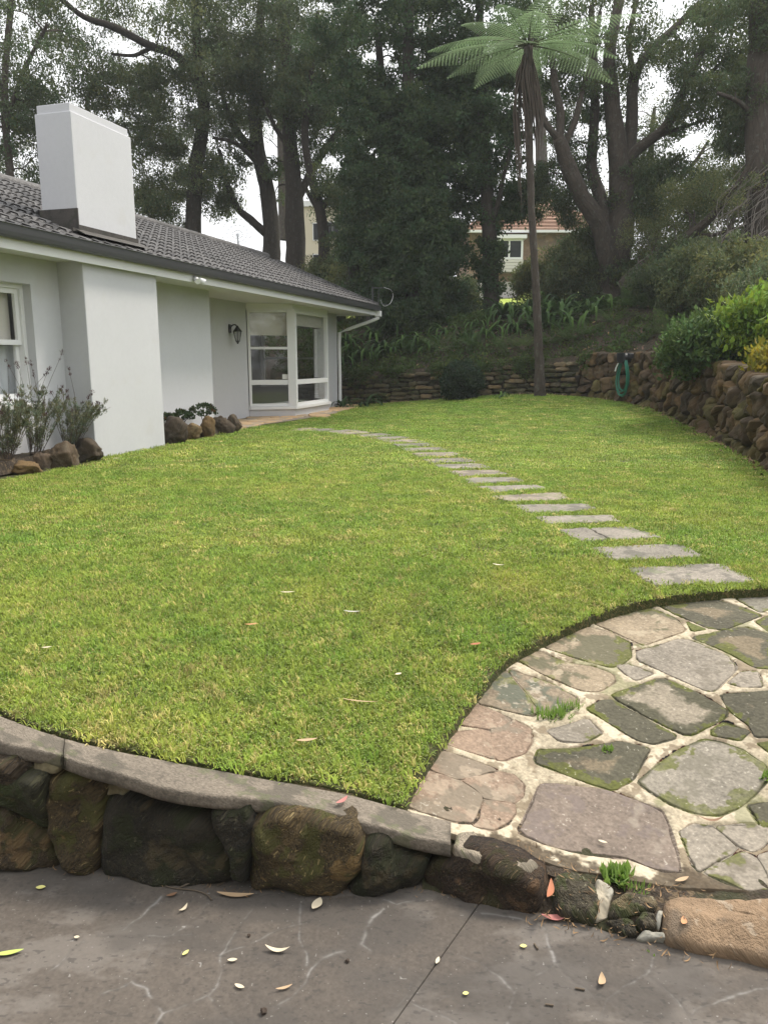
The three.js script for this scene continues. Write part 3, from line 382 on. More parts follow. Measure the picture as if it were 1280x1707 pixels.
D_low.forEach((f, k) => {
  const kind = f[0], poly = flat(f, 1); if (kind === 'sand' || kind === 'curb') return;
  part(kind === 'pale' ? 'mortar_lump' : 'stone', stone(grow(poly, 0.004), (x, z, d) => V(x, ramp(x, z) + d, z + d * 0.45), { depth: kind === 'pale' ? 0.014 : 0.024, back: 0.05, seg: 44, profile: 'rock', amp: 0.010, freq: 22, seed: k + 3, wob: 0.014, tilt: 0.5 }), lowMat[kind], edging);
});
{
  const s = flat(D_low.find((f) => f[0] === 'sand'), 1);
  M.sandBlock = std({ map: rep(tStone, 0.7), bumpMap: rep(tStoneB, 0.35), bumpScale: 0.012, color: lin(0.86, 0.74, 0.64), roughness: 0.95 });
  thingMesh('sandstone_block', stone(s, (x, z, d) => V(x, ramp(x, z) + 0.006 + d, z + d * 0.3), { depth: 0.03, back: 0.07, seg: 110, profile: 'flat', amp: 0.007, freq: 26, seed: 5, roundW: 0.02, wob: 0.010, round: 1, rings: [0.12, 0.25, 0.38, 0.5, 0.62, 0.74, 0.84, 0.92, 0.96, 0.985, 1] }), M.sandBlock, 'broad rough orange sandstone block at the driveway edge of the patio', 'stone block');
}
// ---------------------------------------------------------------- concrete kerb and boulder wall
const kerbIn = spline([[-4.0, -4.6], [-2.9, -3.6], [-2.0, -2.92], ...D_curbIn.slice(0, 6), [0.215, -2.235]], 200), kerbOut = spline([[-3.85, -4.45], [-2.78, -3.46], [-1.88, -2.74], ...D_curbOut], 200);
{
  const kerb = thing('concrete_kerb', 'worn grey concrete kerb curving along the front edge of the lawn', 'kerb');
  let cut = kerbOut.findIndex((p) => p[0] > -1.03);
  const piece = (i0, i1, seed) => {
    const pos = [], uv = [], idx = [], rows = []; const K = 12;
    for (let i = i0; i <= i1; i++) {
      const pull = seed === 1 && i === i1 ? 0.14 : 0, near2 = (L) => [lerp(L[i][0], L[Math.max(0, i - 1)][0], pull), lerp(L[i][1], L[Math.max(0, i - 1)][1], pull)], a = near2(kerbIn), b = near2(kerbOut), at2 = (t) => [lerp(a[0], b[0], t), lerp(a[1], b[1], t)];
      const prof = [[-0.04, -0.10], [-0.02, -0.006], [0.02, 0.0], [0.25, 0.001], [0.5, 0.001], [0.75, 0.0], [0.93, -0.001], [0.985, -0.005], [1.0, -0.014], [0.995, -0.036], [0.97, -0.05], [0.6, -0.075]];
      for (const [t, h] of prof) {
        const [x, z] = at2(t), y = lawnY(x, z) + h + 0.008, n = 0.0035 * fbm3(x * 18, t * 4, z * 18 + seed, 4), n2 = t > 0.9 ? 0.009 * fbm3(x * 13 + 4, h * 25, z * 13, 4) : 0;
        pos.push(x + n2, y + n + (t > 0.85 ? 0.006 * n3(x * 9, 1, z * 9) : 0), z + n2); uv.push(i * 0.024, t * 0.16 - h * (t > 0.9 ? 1 : 0.3));
      }
    }
    const n = i1 - i0;
    for (let i = 0; i < n; i++) for (let j = 0; j < K - 1; j++) { const p = i * K + j, q = p + K; idx.push(p, p + 1, q, q, p + 1, q + 1); }
    for (const e of [0, n]) for (let j = 1; j < K - 1; j++) idx.push(e * K, e * K + j, e * K + j + 1);
    return geoFrom(pos, idx, uv);
  };
  part('kerb_block', piece(0, cut, 1), M.conc, kerb);
  part('kerb_block', piece(cut, 200, 9), M.conc, kerb);
  const c = flat(D_low.find((f) => f[0] === 'curb'), 1);
  const m = std({ map: rep(tConc, 0.6), bumpMap: rep(tStoneB, 0.35), bumpScale: 0.014, color: lin(1.5, 1.5, 1.45), roughness: 0.95 });
  thingMesh('mortar_block', stone(c, (x, z, d) => V(x, 0.118 + d - 0.12 * clamp(x - 0.2, 0, 0.3), z), { depth: 0.035, back: 0.1, seg: 60, profile: 'flat', amp: 0.010, freq: 18, seed: 8, roundW: 0.02, wob: 0.01 }), m, 'pale pitted mortar block at the end of the concrete kerb', 'stone block');
}
{
  const wall = thing('boulder_wall', 'low retaining wall of dark mossy boulders beneath the concrete kerb', 'wall');
  const mats = { brown: M.moss(0.8, 0.62, 0.46), pale: M.stone(0.5, 0.52, 0.4), moss: M.moss(0.58, 0.62, 0.38), gold: M.moss(1.15, 0.9, 0.55), dark: M.moss(0.40, 0.37, 0.30), red: M.moss(0.62, 0.43, 0.33) };
  const b1 = new Path(D_baseX), shift = (() => { const p = D_baseX[1]; let best = 0, bd = 9; for (let s = 0; s < basePath.len; s += 0.01) { const q = basePath.at(s), d = Math.hypot(q.x - p[0], q.z - p[1]); if (d < bd) { bd = d; best = s; } } return best - b1.c[1]; })();
  const map = (back) => (s, y, d) => { const q = basePath.smoothAt(s + shift, 0.06), o = d - back - 0.10 * clamp(y, 0, 0.5); return V(q.x - q.tz * o, y, q.z + q.tx * o); };
  D_wstones.forEach((f, k) => part('boulder', stone(grow(flat(f, 1), 0.014).map(([s, y]) => [s, f[0] === 'red' && y > 0.05 ? y * 0.86 : k === 0 ? y * 0.80 + 0.03 : y]), map(f[0] === 'red' ? 0.025 : 0.028), { depth: f[0] === 'pale' ? 0.05 : f[0] === 'red' ? 0.05 : 0.075, back: f[0] === 'red' ? 0.05 : 0.16, cap: true, profile: 'rock', tilt: 0.5, seg: 64, amp: 0.027, freq: 8, seed: k * 2.1 + 1, wob: 0.02, cut: 0.1, rings: [0.1, 0.2, 0.3, 0.4, 0.5, 0.6, 0.7, 0.79, 0.86, 0.92, 0.96, 0.985, 1] }), mats[f[0]], wall));
  const r = rng(9); let s = -2.2;
  while (s < 0.2) { const w = 0.28 + r() * 0.25, e = Math.min(s + w, 0.33); part('boulder', stone([[s + 0.02, -0.02], [e - 0.01, -0.02], [e - 0.02, 0.26 + r() * 0.1], [lerp(s, e, 0.5), 0.36], [s + 0.03, 0.28 + r() * 0.08]], map(0.055), { depth: 0.08, back: 0.16, cap: true, profile: 'rock', tilt: 0.5, seg: 40, amp: 0.034, freq: 9, seed: s * 9 + 50, wob: 0.02 }), mats[['brown', 'dark', 'gold', 'moss'][Math.floor(r() * 4)]], wall); s = e; }
  // earth core that the boulders are bedded in
  const pos = [], uv = [], idx = [], n = 130, H = 6;
  for (let i = 0; i <= n; i++) for (let j = 0; j <= H; j++) { const ss = lerp(-2.3, 2.25, i / n), q = basePath.smoothAt(ss + shift, 0.06), top = lawnY(q.x, q.z) - 0.035, y = lerp(-0.03, top, j / H), o = -0.075 - 0.1 * y + 0.02 * fbm3(ss * 10, y * 10, 1); pos.push(q.x - q.tz * o, y, q.z + q.tx * o); uv.push(ss, y); }
  for (let i = 0; i < n; i++) for (let j = 0; j < H; j++) { const a = i * (H + 1) + j, b = a + H + 1; idx.push(a, b, a + 1, b, b + 1, a + 1); }
  part('earth_core', geoFrom(pos, idx, uv), M.soil, wall);
}
// ---------------------------------------------------------------- walls round the yard and the bank behind them
const WALL = [[-16, -25, 1.2], [-6, -22.6, 1.35], [-1.3, -21.2, 1.32], [0, -20.6, 1.4], [1.75, -19.55, 1.52], [3.7, -19.0, 1.68], [4.6, -18.2, 1.78], [5.35, -16.6, 1.79], [5.43, -14.3, 1.72], [5.07, -11.6, 1.55], [4.35, -8.66, 1.37], [3.8, -6.4, 1.25], [3.55, -4.4, 1.1], [3.7, -2.2, 0.9], [4.6, 4, 0.6]];
const wallPath = (() => { const c = new THREE.CatmullRomCurve3(WALL.map(([x, z, y]) => V(x, y, z)), false, 'centripetal').getSpacedPoints(240); return new Path(c.map((p) => [p.x, p.z]), c.map((p) => p.y)); })();
// the yard lies on the right hand when walking along the path away from its start; outward = left hand
function wallFrame(s) { const q = wallPath.smoothAt(s, 0.35); return { ...q, ox: q.tz, oz: -q.tx }; }
const sCorner = (() => { let b = 0, bd = 99; for (let s = 0; s < wallPath.len; s += 0.1) { const q = wallPath.at(s), d = Math.hypot(q.x - 5.0, q.z + 17.5); if (d < bd) { bd = d; b = s; } } return b; })();
function bankProfile(s, d, top) { const side = smooth(sCorner - 1.5, sCorner + 2.5, s), e = Math.max(0, d - 0.3), back = 0.68 * Math.min(e, 1.8) + 0.12 * Math.max(0, e - 1.8), rt = 0.24 * Math.min(e, 7) + 0.1 * Math.max(0, e - 7); return top - 0.04 + lerp(back, rt, side); }
const wallSamples = []; for (let s = 0; s <= wallPath.len; s += 0.15) wallSamples.push([s, wallFrame(s)]);
function nearWall(x, z) { let b = null, bd = 1e9; for (const [s, q] of wallSamples) { const d = (q.x - x) ** 2 + (q.z - z) ** 2; if (d < bd) { bd = d; b = [s, q]; } } const q = b[1], side = (x - q.x) * q.ox + (z - q.z) * q.oz; return { s: b[0], q, d: Math.sign(side) * Math.sqrt(bd) }; }
function bankY(x, z) { const w = nearWall(x, z); return bankProfile(w.s, w.d, w.q.e) + 0.05 * fbm3(x * 0.9, z * 0.9, 3); }
{
  const offs = [0.1, 0.3, 0.6, 0.9, 1.2, 1.6, 2, 2.6, 3.3, 4.2, 5.5, 7, 9, 12, 16, 22, 30, 42, 60, 95], pos = [], uv = [], idx = [], S = 200;
  for (let i = 0; i <= S; i++) { const s = i / S * wallPath.len, q = wallFrame(s); offs.forEach((d, j) => { const x = q.x + q.ox * d, z = q.z + q.oz * d, y = j === 0 ? q.e - 0.35 : bankProfile(s, d, q.e) + 0.05 * fbm3(x * 0.9, z * 0.9, 3) + (d > 1 && d < 12 ? 0.03 * fbm3(x * 3, z * 3, 8) : 0); pos.push(x, y, z); uv.push(x, z); }); }
  const n = offs.length; for (let i = 0; i < S; i++) for (let j = 0; j < n - 1; j++) { const a = i * n + j, b = a + n; idx.push(a, a + 1, b, b, a + 1, b + 1); }
  structure('bank', geoFrom(pos, idx, uv), M.soil);
}
{ const g = new THREE.CircleGeometry(160, 48); g.rotateX(-Math.PI / 2); g.translate(0, -0.16, -20); const u = g.getAttribute('uv'), p = g.getAttribute('position'); for (let i = 0; i < p.count; i++) u.setXY(i, p.getX(i), p.getZ(i)); structure('ground', g, M.soil); }
const wallMap = (s, y, d) => { const q = wallFrame(s), lean = 0.07 * (y - 0.5); return V(q.x - q.ox * (d - lean), y, q.z - q.oz * (d - lean)); };
{
  const r = rng(21), backWall = thing('dry_stone_wall', 'low mossy dry stone wall of flat courses at the end of the lawn', 'wall'), sideWall = thing('stone_retaining_wall', 'tall brown rubble stone retaining wall curving beside the lawn', 'wall');
  const s0 = wallPath.len - (() => { let t = 0; for (let s = 0; s < wallPath.len; s += 0.1) if (wallPath.at(s).x > -3.2) { t = wallPath.len - s; break; } return t; })(), sEnd = (() => { for (let s = sCorner; s < wallPath.len; s += 0.1) if (wallPath.at(s).z > -3.5) return s; return wallPath.len; })();
  const tones = [M.stone(0.44, 0.43, 0.33), M.stone(0.32, 0.34, 0.24), M.stone(0.60, 0.53, 0.38), M.stone(0.25, 0.25, 0.19), M.moss(1.3, 1.3, 0.9), M.moss(0.9, 0.95, 0.7)];
  // back wall: flat coursed stones
  const sSplit = sCorner - 0.9;
  { let s = s0; const courses = 7;
    for (let c = 0; c < courses; c++) { s = s0 + r() * 0.2;
      while (s < sSplit) { const w = 0.2 + r() * 0.38, e = Math.min(s + w, sSplit), m = wallFrame((s + e) / 2), yb = lawnY(m.x, m.z) - 0.05, H = (m.e - yb) * 0.86, y0 = yb + H * c / courses, y1 = yb + H * (c + 1) / courses, j = () => (r() - 0.5) * 0.035;
        if (!(c > 3 && r() < 0.3)) part('stone', stone([[s + 0.008, y0 + j() + 0.006], [e - 0.008, y0 + j() + 0.006], [e - 0.012, y1 + j() - 0.004], [s + 0.012, y1 + j() - 0.004]], wallMap, { depth: 0.03 + r() * 0.08, back: 0.12, profile: 'rock', tilt: 0.6, seg: 18, round: 1, amp: 0.025, freq: 9, seed: s * 3 + c * 17, wob: 0.02, rings: [0.4, 0.7, 0.9, 1], uvo: [r() * 5, r() * 5] }), tones[Math.floor(r() * tones.length)], backWall);
        s = e; } } }
  // side wall: irregular upright rubble
  { const pts = []; const sx = 0.26, sy = 0.42; for (let s = sSplit - 0.3; s < sEnd + 0.4; s += sx) for (let k = 0; k < 4; k++) pts.push([s + (r() - 0.5) * 0.24 + (k % 2) * sx * 0.5, k * sy * 0.8 + (r() - 0.5) * 0.24]);
    const tn2 = [M.stone(0.29, 0.23, 0.155), M.stone(0.235, 0.185, 0.125), M.stone(0.36, 0.28, 0.16), M.stone(0.2, 0.165, 0.12), M.stone(0.28, 0.27, 0.115), M.stone(0.16, 0.135, 0.10), M.stone(0.40, 0.33, 0.24)];
    for (const cell of voronoi(pts, [sSplit, -0.15, sEnd, 1.12], 0.004)) {
      const c = centroid(cell), q = wallFrame(clamp(c[0], sSplit, sEnd)), yb = lawnY(q.x, q.z) - 0.08, H = q.e - yb, poly = cell.map(([s, y]) => [s + 0.22 * (y - 0.5) * (c[0] > sCorner + 1 ? 1 : 0.2), yb + (y + 0.1) / 1.2 * H + (y > 1.05 ? (n3(s * 5, 1, 1)) * 0.07 : 0)]);
      const low = c[1] < 0.22;
      part('stone', stone(poly, wallMap, { depth: 0.03 + r() * 0.09, back: 0.16, profile: 'rock', tilt: 0.9, cut: 0.1, seg: 30, round: 1, amp: 0.06, freq: 6, seed: c[0] * 5 + c[1] * 9, wob: 0.02, rings: [0.2, 0.42, 0.62, 0.78, 0.9, 1], uvo: [r() * 5, r() * 5] }), low && r() < 0.55 ? tn2[4] : tn2[Math.floor(r() * tn2.length)], sideWall);
    } }
  // earth behind the stones of each wall
  for (const [a, b, par] of [[s0, sSplit, backWall], [sSplit, sEnd, sideWall]]) {
    const pos = [], uv = [], idx = [], n = 90; for (let i = 0; i <= n; i++) for (let j = 0; j <= 4; j++) { const s = lerp(a, b, i / n), q = wallFrame(s), yb = lawnY(q.x, q.z) - 0.1, y = lerp(yb, q.e - 0.03, j / 4), p = wallMap(s, y, -0.04); pos.push(p.x, p.y, p.z); uv.push(s, y); }
    for (let i = 0; i < n; i++) for (let j = 0; j < 4; j++) { const x = i * 5 + j, y = x + 5; idx.push(x, x + 1, y, y, x + 1, y + 1); }
    for (let i = 0; i <= n; i++) { const s = lerp(a, b, i / n), q = wallFrame(s); const p = wallMap(s, q.e - 0.03, -0.4); pos.push(p.x, p.y, p.z); uv.push(s, 0.4 + q.e); }
    for (let i = 0; i < n; i++) { const x = i * 5 + 4, y = x + 5, z = (n + 1) * 5 + i; idx.push(x, z, y, y, z, z + 1); }
    part('earth_core', geoFrom(pos, idx, uv), M.soil, par);
  }
}

// ---------------------------------------------------------------- house frame: local x along the front, z outwards, y up
const PSI = 17.1 * Math.PI / 180, HU = V(Math.sin(PSI), 0, -Math.cos(PSI)), HN = V(Math.cos(PSI), 0, Math.sin(PSI)), HA = V(-3.54, 0, -9.477);
const hw = (u, v, y = 0.43) => HA.clone().addScaledVector(HU, u).addScaledVector(HN, v).setY(y);
function hv(px, py, v) { const r = ray(px, py), p0 = hw(0, v), t = p0.clone().sub(EYE).dot(HN) / r.dot(HN), p = r.multiplyScalar(t).add(EYE), q = p.clone().sub(HA); return { u: q.dot(HU), y: p.y }; }
// ---------------------------------------------------------------- lawn
const nearEdge = inset([...kerbIn.filter((q) => q[0] < 0.05), [0.088, -2.262], ...arcEdge.slice(1)], 0.02), lawnFar = [];
function inset(p, m) { return p.map((q, i) => { const a = p[Math.max(0, i - 2)], b = p[Math.min(p.length - 1, i + 2)], L = Math.hypot(b[0] - a[0], b[1] - a[1]) || 1; return [q[0] + (b[1] - a[1]) / L * m, q[1] - (b[0] - a[0]) / L * m]; }); }
for (let u = -7; u <= 11.5; u += 0.5) { const p = hw(u, u < 6 ? -0.6 : -1.2); lawnFar.push([p.x, p.z]); }
for (const [, q] of wallSamples) if (q.x > -1.0 && q.z < -4.2) lawnFar.push([q.x + q.ox * 0.05, q.z + q.oz * 0.05]);
const lawnPoly = [...nearEdge, ...lawnFar.slice().reverse()];
{
  const N = 260, R = 60, a = resamplePath(nearEdge, N), b = resamplePath(lawnFar, N), pos = [], uv = [], idx = [];
  for (let i = 0; i <= N; i++) for (let j = -1; j <= R; j++) {
    const t = Math.pow(Math.max(0, j) / R, 1.8), x = lerp(a[i][0], b[i][0], t), z = lerp(a[i][1], b[i][1], t), w = 0.008 * fbm3(x * 20, z * 20, 1);
    pos.push(x + (j <= 0 ? w : 0), lawnY(x, z) + (j < 0 ? -0.11 : 0.006 + 0.012 * fbm3(x * 1.7, z * 1.7, 5) * smooth(0, 6, j)), z + (j <= 0 ? w : 0)); uv.push(x, z + (j < 0 ? 0.1 : 0));
  }
  const n = R + 2; for (let i = 0; i < N; i++) for (let j = 0; j < R + 1; j++) { const p = i * n + j, q = p + n; idx.push(p, q, p + 1, q, q + 1, p + 1); }
  structure('lawn', geoFrom(pos, idx, uv), M.thatch);
}
function resamplePath(p, n) { const P = new Path(p), o = []; for (let i = 0; i <= n; i++) { const q = P.at(i / n * P.len); o.push([q.x, q.z]); } return o; }
// stepping stones
const ORD = ['first', 'second', 'third', 'fourth', 'fifth', 'sixth', 'seventh', 'eighth', 'ninth', 'tenth', 'eleventh', 'twelfth', 'thirteenth', 'fourteenth', 'fifteenth', 'sixteenth', 'seventeenth', 'eighteenth', 'nineteenth', 'twentieth', 'twenty-first'];
const stepPolys = D_steps.map((s, k) => {
  let p = grow(flat(s), 0.03); if (k < 8) return p;
  const c = [(p[0][0] + p[1][0] + p[2][0] + p[3][0]) / 4, (p[0][1] + p[1][1] + p[2][1] + p[3][1]) / 4]; // far ones: a slab of the usual size, square to the path
  const o = D_steps.map((q) => [(q[0] + q[2] + q[4] + q[6]) / 4, (q[1] + q[3] + q[5] + q[7]) / 4]), a = o[k - 1], b = o[Math.min(k + 1, o.length - 1)], L = Math.hypot(b[0] - a[0], b[1] - a[1]), tx = (b[0] - a[0]) / L, tz = (b[1] - a[1]) / L, W = 0.29, H = k > 16 ? 0.17 : 0.2;
  return [[-1, 1], [1, 1], [1, -1], [-1, -1]].map(([i, j]) => [c[0] - tz * W * i + tx * H * j, c[1] + tx * W * i + tz * H * j]);
});
{
  const mats = [[1.35, 1.42, 1.5], [1.2, 1.28, 1.35], [1.5, 1.5, 1.5]].map(([r, g, b]) => std({ map: rep(tConc, 1.4), bumpMap: rep(tStoneB, 0.7), bumpScale: 0.006, color: lin(r, g, b), roughness: 0.9 }));
  const look = ['widest grey slab', 'plain grey slab', 'grey slab cracked across', 'narrow grey slab', 'weathered slab', 'mottled slab', 'buff slab'];
  stepPolys.forEach((p, k) => {
    const label = (look[k] ?? 'small grey slab') + ', ' + ORD[k] + ' stepping stone counted from the flagstone patio', opt = { depth: 0.024, back: 0.05, seg: 40, profile: 'flat', amp: 0.004, freq: 6, seed: k, roundW: 0.01, round: 1, cut: 0.05, wob: 0.022, uvo: [k * 0.37, k * 0.61] };
    const mp = (x, z, d) => V(x, lawnY(x, z) - 0.006 + d, z);
    if (k === 2) {
      const g = thing('stepping_stone', label, 'paving slab', 'stepping stones across the lawn'), mid = (a, b, t) => [lerp(a[0], b[0], t), lerp(a[1], b[1], t)], t0 = mid(p[0], p[1], 0.42), t1 = mid(p[3], p[2], 0.34), e = 0.006;
      part('slab', stone([p[0], [t0[0] - e, t0[1]], [t1[0] - e, t1[1]], p[3]], mp, opt), mats[1], g); part('slab', stone([[t0[0] + e, t0[1]], p[1], p[2], [t1[0] + e, t1[1]]], mp, { ...opt, seed: 33 }), mats[0], g);
    } else thingMesh('stepping_stone', stone(p, mp, opt), mats[k % 3], label, 'paving slab', 'stepping stones across the lawn');
  });
}
// ---------------------------------------------------------------- the house
const house = thing('bungalow', 'single-storey pale grey rendered house with dark tiled roof and bay window', 'house');
house.position.copy(HA); house.rotation.y = Math.PI / 2 - PSI;
{
  const SOF = 2.78, W1 = -0.36, W2 = -0.56, W3 = -1.27, BACK = -6.4, LEFT = -7, END = 10.75, T = 0.22;
  // window opening in the near wall
  const wa = hv(51, 474, W1), wb = hv(66, 690, W1), WR = wa.u, WTOP = wa.y, WBOT = 1.14, WL = WR - 1.9;
  const wallNear = merge([box(LEFT, 0.1, W1 - T, WL, SOF, W1), box(WL, WTOP, W1 - T, WR, SOF, W1), box(WL, 0.1, W1 - T, WR, WBOT, W1), box(WR, 0.1, W1 - T, -0.02, SOF, W1)]);
  part('wall', wallNear, M.render, house);
  part('chimney_breast', rbox(-0.02, 0.1, -0.85, 1.5, SOF + 0.02, 0, 0.012), M.render, house);
  { const g = house.children[house.children.length - 1].geometry, p = g.getAttribute('position'), u = g.getAttribute('uv'); for (let i = 0; i < p.count; i++) u.setXY(i, p.getX(i) + p.getZ(i), p.getY(i)); }
  part('wall', box(1.5, 0.1, W2 - T, 3.9, SOF, W2), M.render, house);
  part('wall', box(3.9 - T, 0.1, W3, 3.9, SOF, W2 - T), M.render, house);
  part('wall', box(3.9 - T, 0.1, W3 - T, 6.62, SOF, W3), M.render, house);
  part('wall', merge([box(10.1, 0.1, -0.85 - T, END, SOF, -0.85), box(LEFT, 0.1, BACK - T, END, SOF, BACK), box(LEFT - T, 0.1, BACK - T, LEFT, SOF, W1)]), M.render, house);
  // gable end with a window that lights the room
  const g0 = -2.9, g1 = -1.3, gy0 = 0.95, gy1 = 2.5;
  part('gable_wall', merge([box(END - T, 0.1, BACK, END, SOF, g0), box(END - T, 0.1, g0, END, gy0, g1), box(END - T, gy1, g0, END, SOF, g1), box(END - T, 0.1, g1, END, SOF, -0.85 - T), gableTri()]), M.render, house);
  function gableTri() { const s = new THREE.Shape([new THREE.Vector2(-0.85, SOF), new THREE.Vector2(-3.06, 4.2), new THREE.Vector2(BACK - T, SOF)]), e = new THREE.ExtrudeGeometry(s, { depth: T, bevelEnabled: false }); e.rotateY(-Math.PI / 2); e.translate(END, 0, 0); return e; }
  { const w = part('window', merge([box(END - 0.12, gy0, g0, END - 0.06, gy1, g0 + 0.07), box(END - 0.12, gy0, g1 - 0.07, END - 0.06, gy1, g1), box(END - 0.12, gy0, g0 + 0.07, END - 0.06, gy0 + 0.07, g1 - 0.07), box(END - 0.12, gy1 - 0.07, g0 + 0.07, END - 0.06, gy1, g1 - 0.07), box(END - 0.12, 1.66, g0 + 0.07, END - 0.06, 1.71, g1 - 0.07)]), M.white, house); part('pane', box(END - 0.1, gy0 + 0.06, g0 + 0.06, END - 0.095, gy1 - 0.06, g1 - 0.06), M.glass, w); }
  part('floor', box(LEFT, 0.36, BACK, END - T, 0.46, W3 - T - 0.01), M.interior, house);
  part('ceiling', box(LEFT, SOF - 0.06, BACK, END - T, SOF - 0.012, W3 - T - 0.01), M.interior, house);
  part('inner_wall', box(4.2, 0.46, BACK, 4.3, SOF - 0.06, W3 - T - 0.01), M.interior, house);
  // ---- window in the near wall
  const sash = (parent, u0, u1, y0, y1, v, f = 0.055, d = 0.04) => merge([box(u0, y0, v - d, u0 + f, y1, v), box(u1 - f, y0, v - d, u1, y1, v), box(u0 + f, y0, v - d, u1 - f, y0 + f, v - 0.001), box(u0 + f, y1 - f, v - d, u1 - f, y1, v - 0.001)]);
  { const v = W1 - 0.11, win = part('window', sash(null, WL, WR, WBOT, WTOP, v, 0.05, 0.09), M.white, house), my = hv(20, 571, W1).y;
    part('upper_sash', sash(null, WL + 0.052, WR - 0.052, my - 0.02, WTOP - 0.052, v - 0.03), M.white, win); part('lower_sash', sash(null, WL + 0.052, WR - 0.052, WBOT + 0.052, my + 0.03, v - 0.055 - 0.02), M.white, win);
    part('pane', box(WL + 0.1, my + 0.02, v - 0.055, WR - 0.1, WTOP - 0.1, v - 0.05), M.glass, win); part('pane', box(WL + 0.1, WBOT + 0.1, v - 0.1, WR - 0.1, my - 0.01, v - 0.095), M.glass, win);
    part('sill', rbox(WL - 0.05, WBOT - 0.06, v - 0.05, WR + 0.03, WBOT - 0.003, W1 + 0.035, 0.008), M.white, win);
    part('blind', box(WL + 0.08, my + 0.0, v - 0.155, WR - 0.08, WTOP - 0.06, v - 0.15), M.blind, win);
    part('curtain', curtain(WL + 0.06, WR - 0.02, WBOT, my - 0.03, v - 0.19), std({ color: lin(0.5, 0.53, 0.54), roughness: 0.95 }), win);
  }
  function curtain(u0, u1, y0, y1, v) { const g = new THREE.PlaneGeometry(u1 - u0, y1 - y0, 120, 1), p = g.getAttribute('position'); g.translate((u0 + u1) / 2, (y0 + y1) / 2, v); for (let i = 0; i < p.count; i++) { const x = p.getX(i); p.setZ(i, v + 0.015 * Math.sin(x * 46) + 0.008 * Math.sin(x * 23 + 1)); } g.computeVertexNormals(); return g; }
  // ---- bay window
  const B = [[6.62, W3 + 0.02], [7.12, -0.45], [9.2, -0.49], [9.62, -0.85 - 0.1], [10.1, -0.85 - 0.1]];
  const prism = (pts, y0, y1) => { const s = new THREE.Shape(pts.map(([x, z]) => new THREE.Vector2(x, -z))), e = new THREE.ExtrudeGeometry(s, { depth: y1 - y0, bevelEnabled: false }); e.rotateX(-Math.PI / 2); e.translate(0, y0, 0); const p = e.getAttribute('position'), u = e.getAttribute('uv'); for (let i = 0; i < p.count; i++) u.setXY(i, p.getX(i) + p.getZ(i), p.getY(i)); return e; };
  const WB = 0.68, WT = 2.66;
  const bay = part('bay_window', prism([...B, [10.1, W3 - T], [6.62, W3 - T]], 0.30, WB - 0.06), M.render, house);
  part('sill', prism([[6.6, W3 + 0.06], [7.1, -0.40], [9.23, -0.44], [9.66, -0.9], [9.66, W3 - T], [6.6, W3 - T]], WB - 0.058, WB - 0.004), M.white, bay);
  part('bay_head', prism([...B, [10.1, W3 - T], [6.62, W3 - T]], WT + 0.002, SOF - 0.004), M.white, bay);
  part('bay_return', merge([box(9.72, WB - 0.004, -1.05, 10.1, WT + 0.002, -0.95)]), M.white, bay);
  const face = (a, b, rails, blindTo, kind) => { // one glazed side: local x runs from a to b
    const L = Math.hypot(b[0] - a[0], b[1] - a[1]), g = new THREE.Group(); g.name = 'glazed_side'; g.position.set(a[0], 0, a[1]); g.rotation.y = -Math.atan2(b[1] - a[1], b[0] - a[0]); bay.add(g);
    const list = [box(0, WB, -0.09, 0.055, WT, 0), box(L - 0.055, WB, -0.09, L, WT, 0)]; rails.forEach(([y, h]) => list.push(box(0.055, y - h / 2, -0.085, L - 0.055, y + h / 2, -0.005)));
    list.push(box(0.055, WB, -0.085, L - 0.055, WB + 0.06, -0.003), box(0.055, WT - 0.06, -0.085, L - 0.055, WT, -0.003));
    part('frame', merge(list), M.white, g);
    part('pane', box(0.05, WB + 0.05, -0.05, L - 0.05, WT - 0.05, -0.045), M.glass, g);
    if (blindTo) part('blind', box(0.07, blindTo, -0.14, L - 0.07, WT - 0.02, -0.135), M.blind, g);
    return [g, L];
  };
  const [f1, L1] = face(B[0], B[1], [[1.18, 0.10], [1.88, 0.05]], 2.14); const [f2] = face(B[1], B[2], [[1.18, 0.10]], 2.36); face(B[2], B[3], [[1.18, 0.10]], 2.36);
  part('corner_post', prism([[7.04, -0.56], [7.10, -0.405], [7.22, -0.42], [7.22, -0.56]], WB - 0.003, WT), M.white, bay);
  { const cl = std({ color: lin(0.7, 0.69, 0.65), roughness: 0.6 }); part('window_sticker', box(L1 - 0.25, 1.245, -0.040, L1 - 0.12, 1.345, -0.036), cl, f1); }
  // ---- soffit, fascia, gutter
  part('soffit', box(LEFT, SOF - 0.006, W3 - 0.4, 11.05, SOF + 0.012, 0.06), M.soffit, house);
  part('fascia', merge([box(LEFT, 2.745, 0.062, 11.1, 2.90, 0.085), box(11.055, 2.745, BACK - 0.5, 11.1, 2.9, 0.062)]), M.white, house);
  { const pr = [[0.088, 2.852], [0.15, 2.848], [0.185, 2.862], [0.195, 2.90], [0.205, 2.965], [0.215, 2.975], [0.205, 2.982], [0.192, 2.97], [0.18, 2.87], [0.092, 2.862]], s = new THREE.Shape(pr.map(([z, y]) => new THREE.Vector2(z, y))), e = new THREE.ExtrudeGeometry(s, { depth: 11.1 - LEFT + 0.05, bevelEnabled: false }); e.rotateY(-Math.PI / 2); e.scale(1, 1, 1);
    const p = e.getAttribute('position'); for (let i = 0; i < p.count; i++) { const x = p.getX(i), z = p.getZ(i); p.setXYZ(i, -x + LEFT, p.getY(i), z); } e.computeVertexNormals(); part('gutter', e, M.gutter, house); }
  part('rain_head', rbox(11.08, 2.72, 0.05, 11.2, 2.86, 0.2, 0.01), M.white, house);
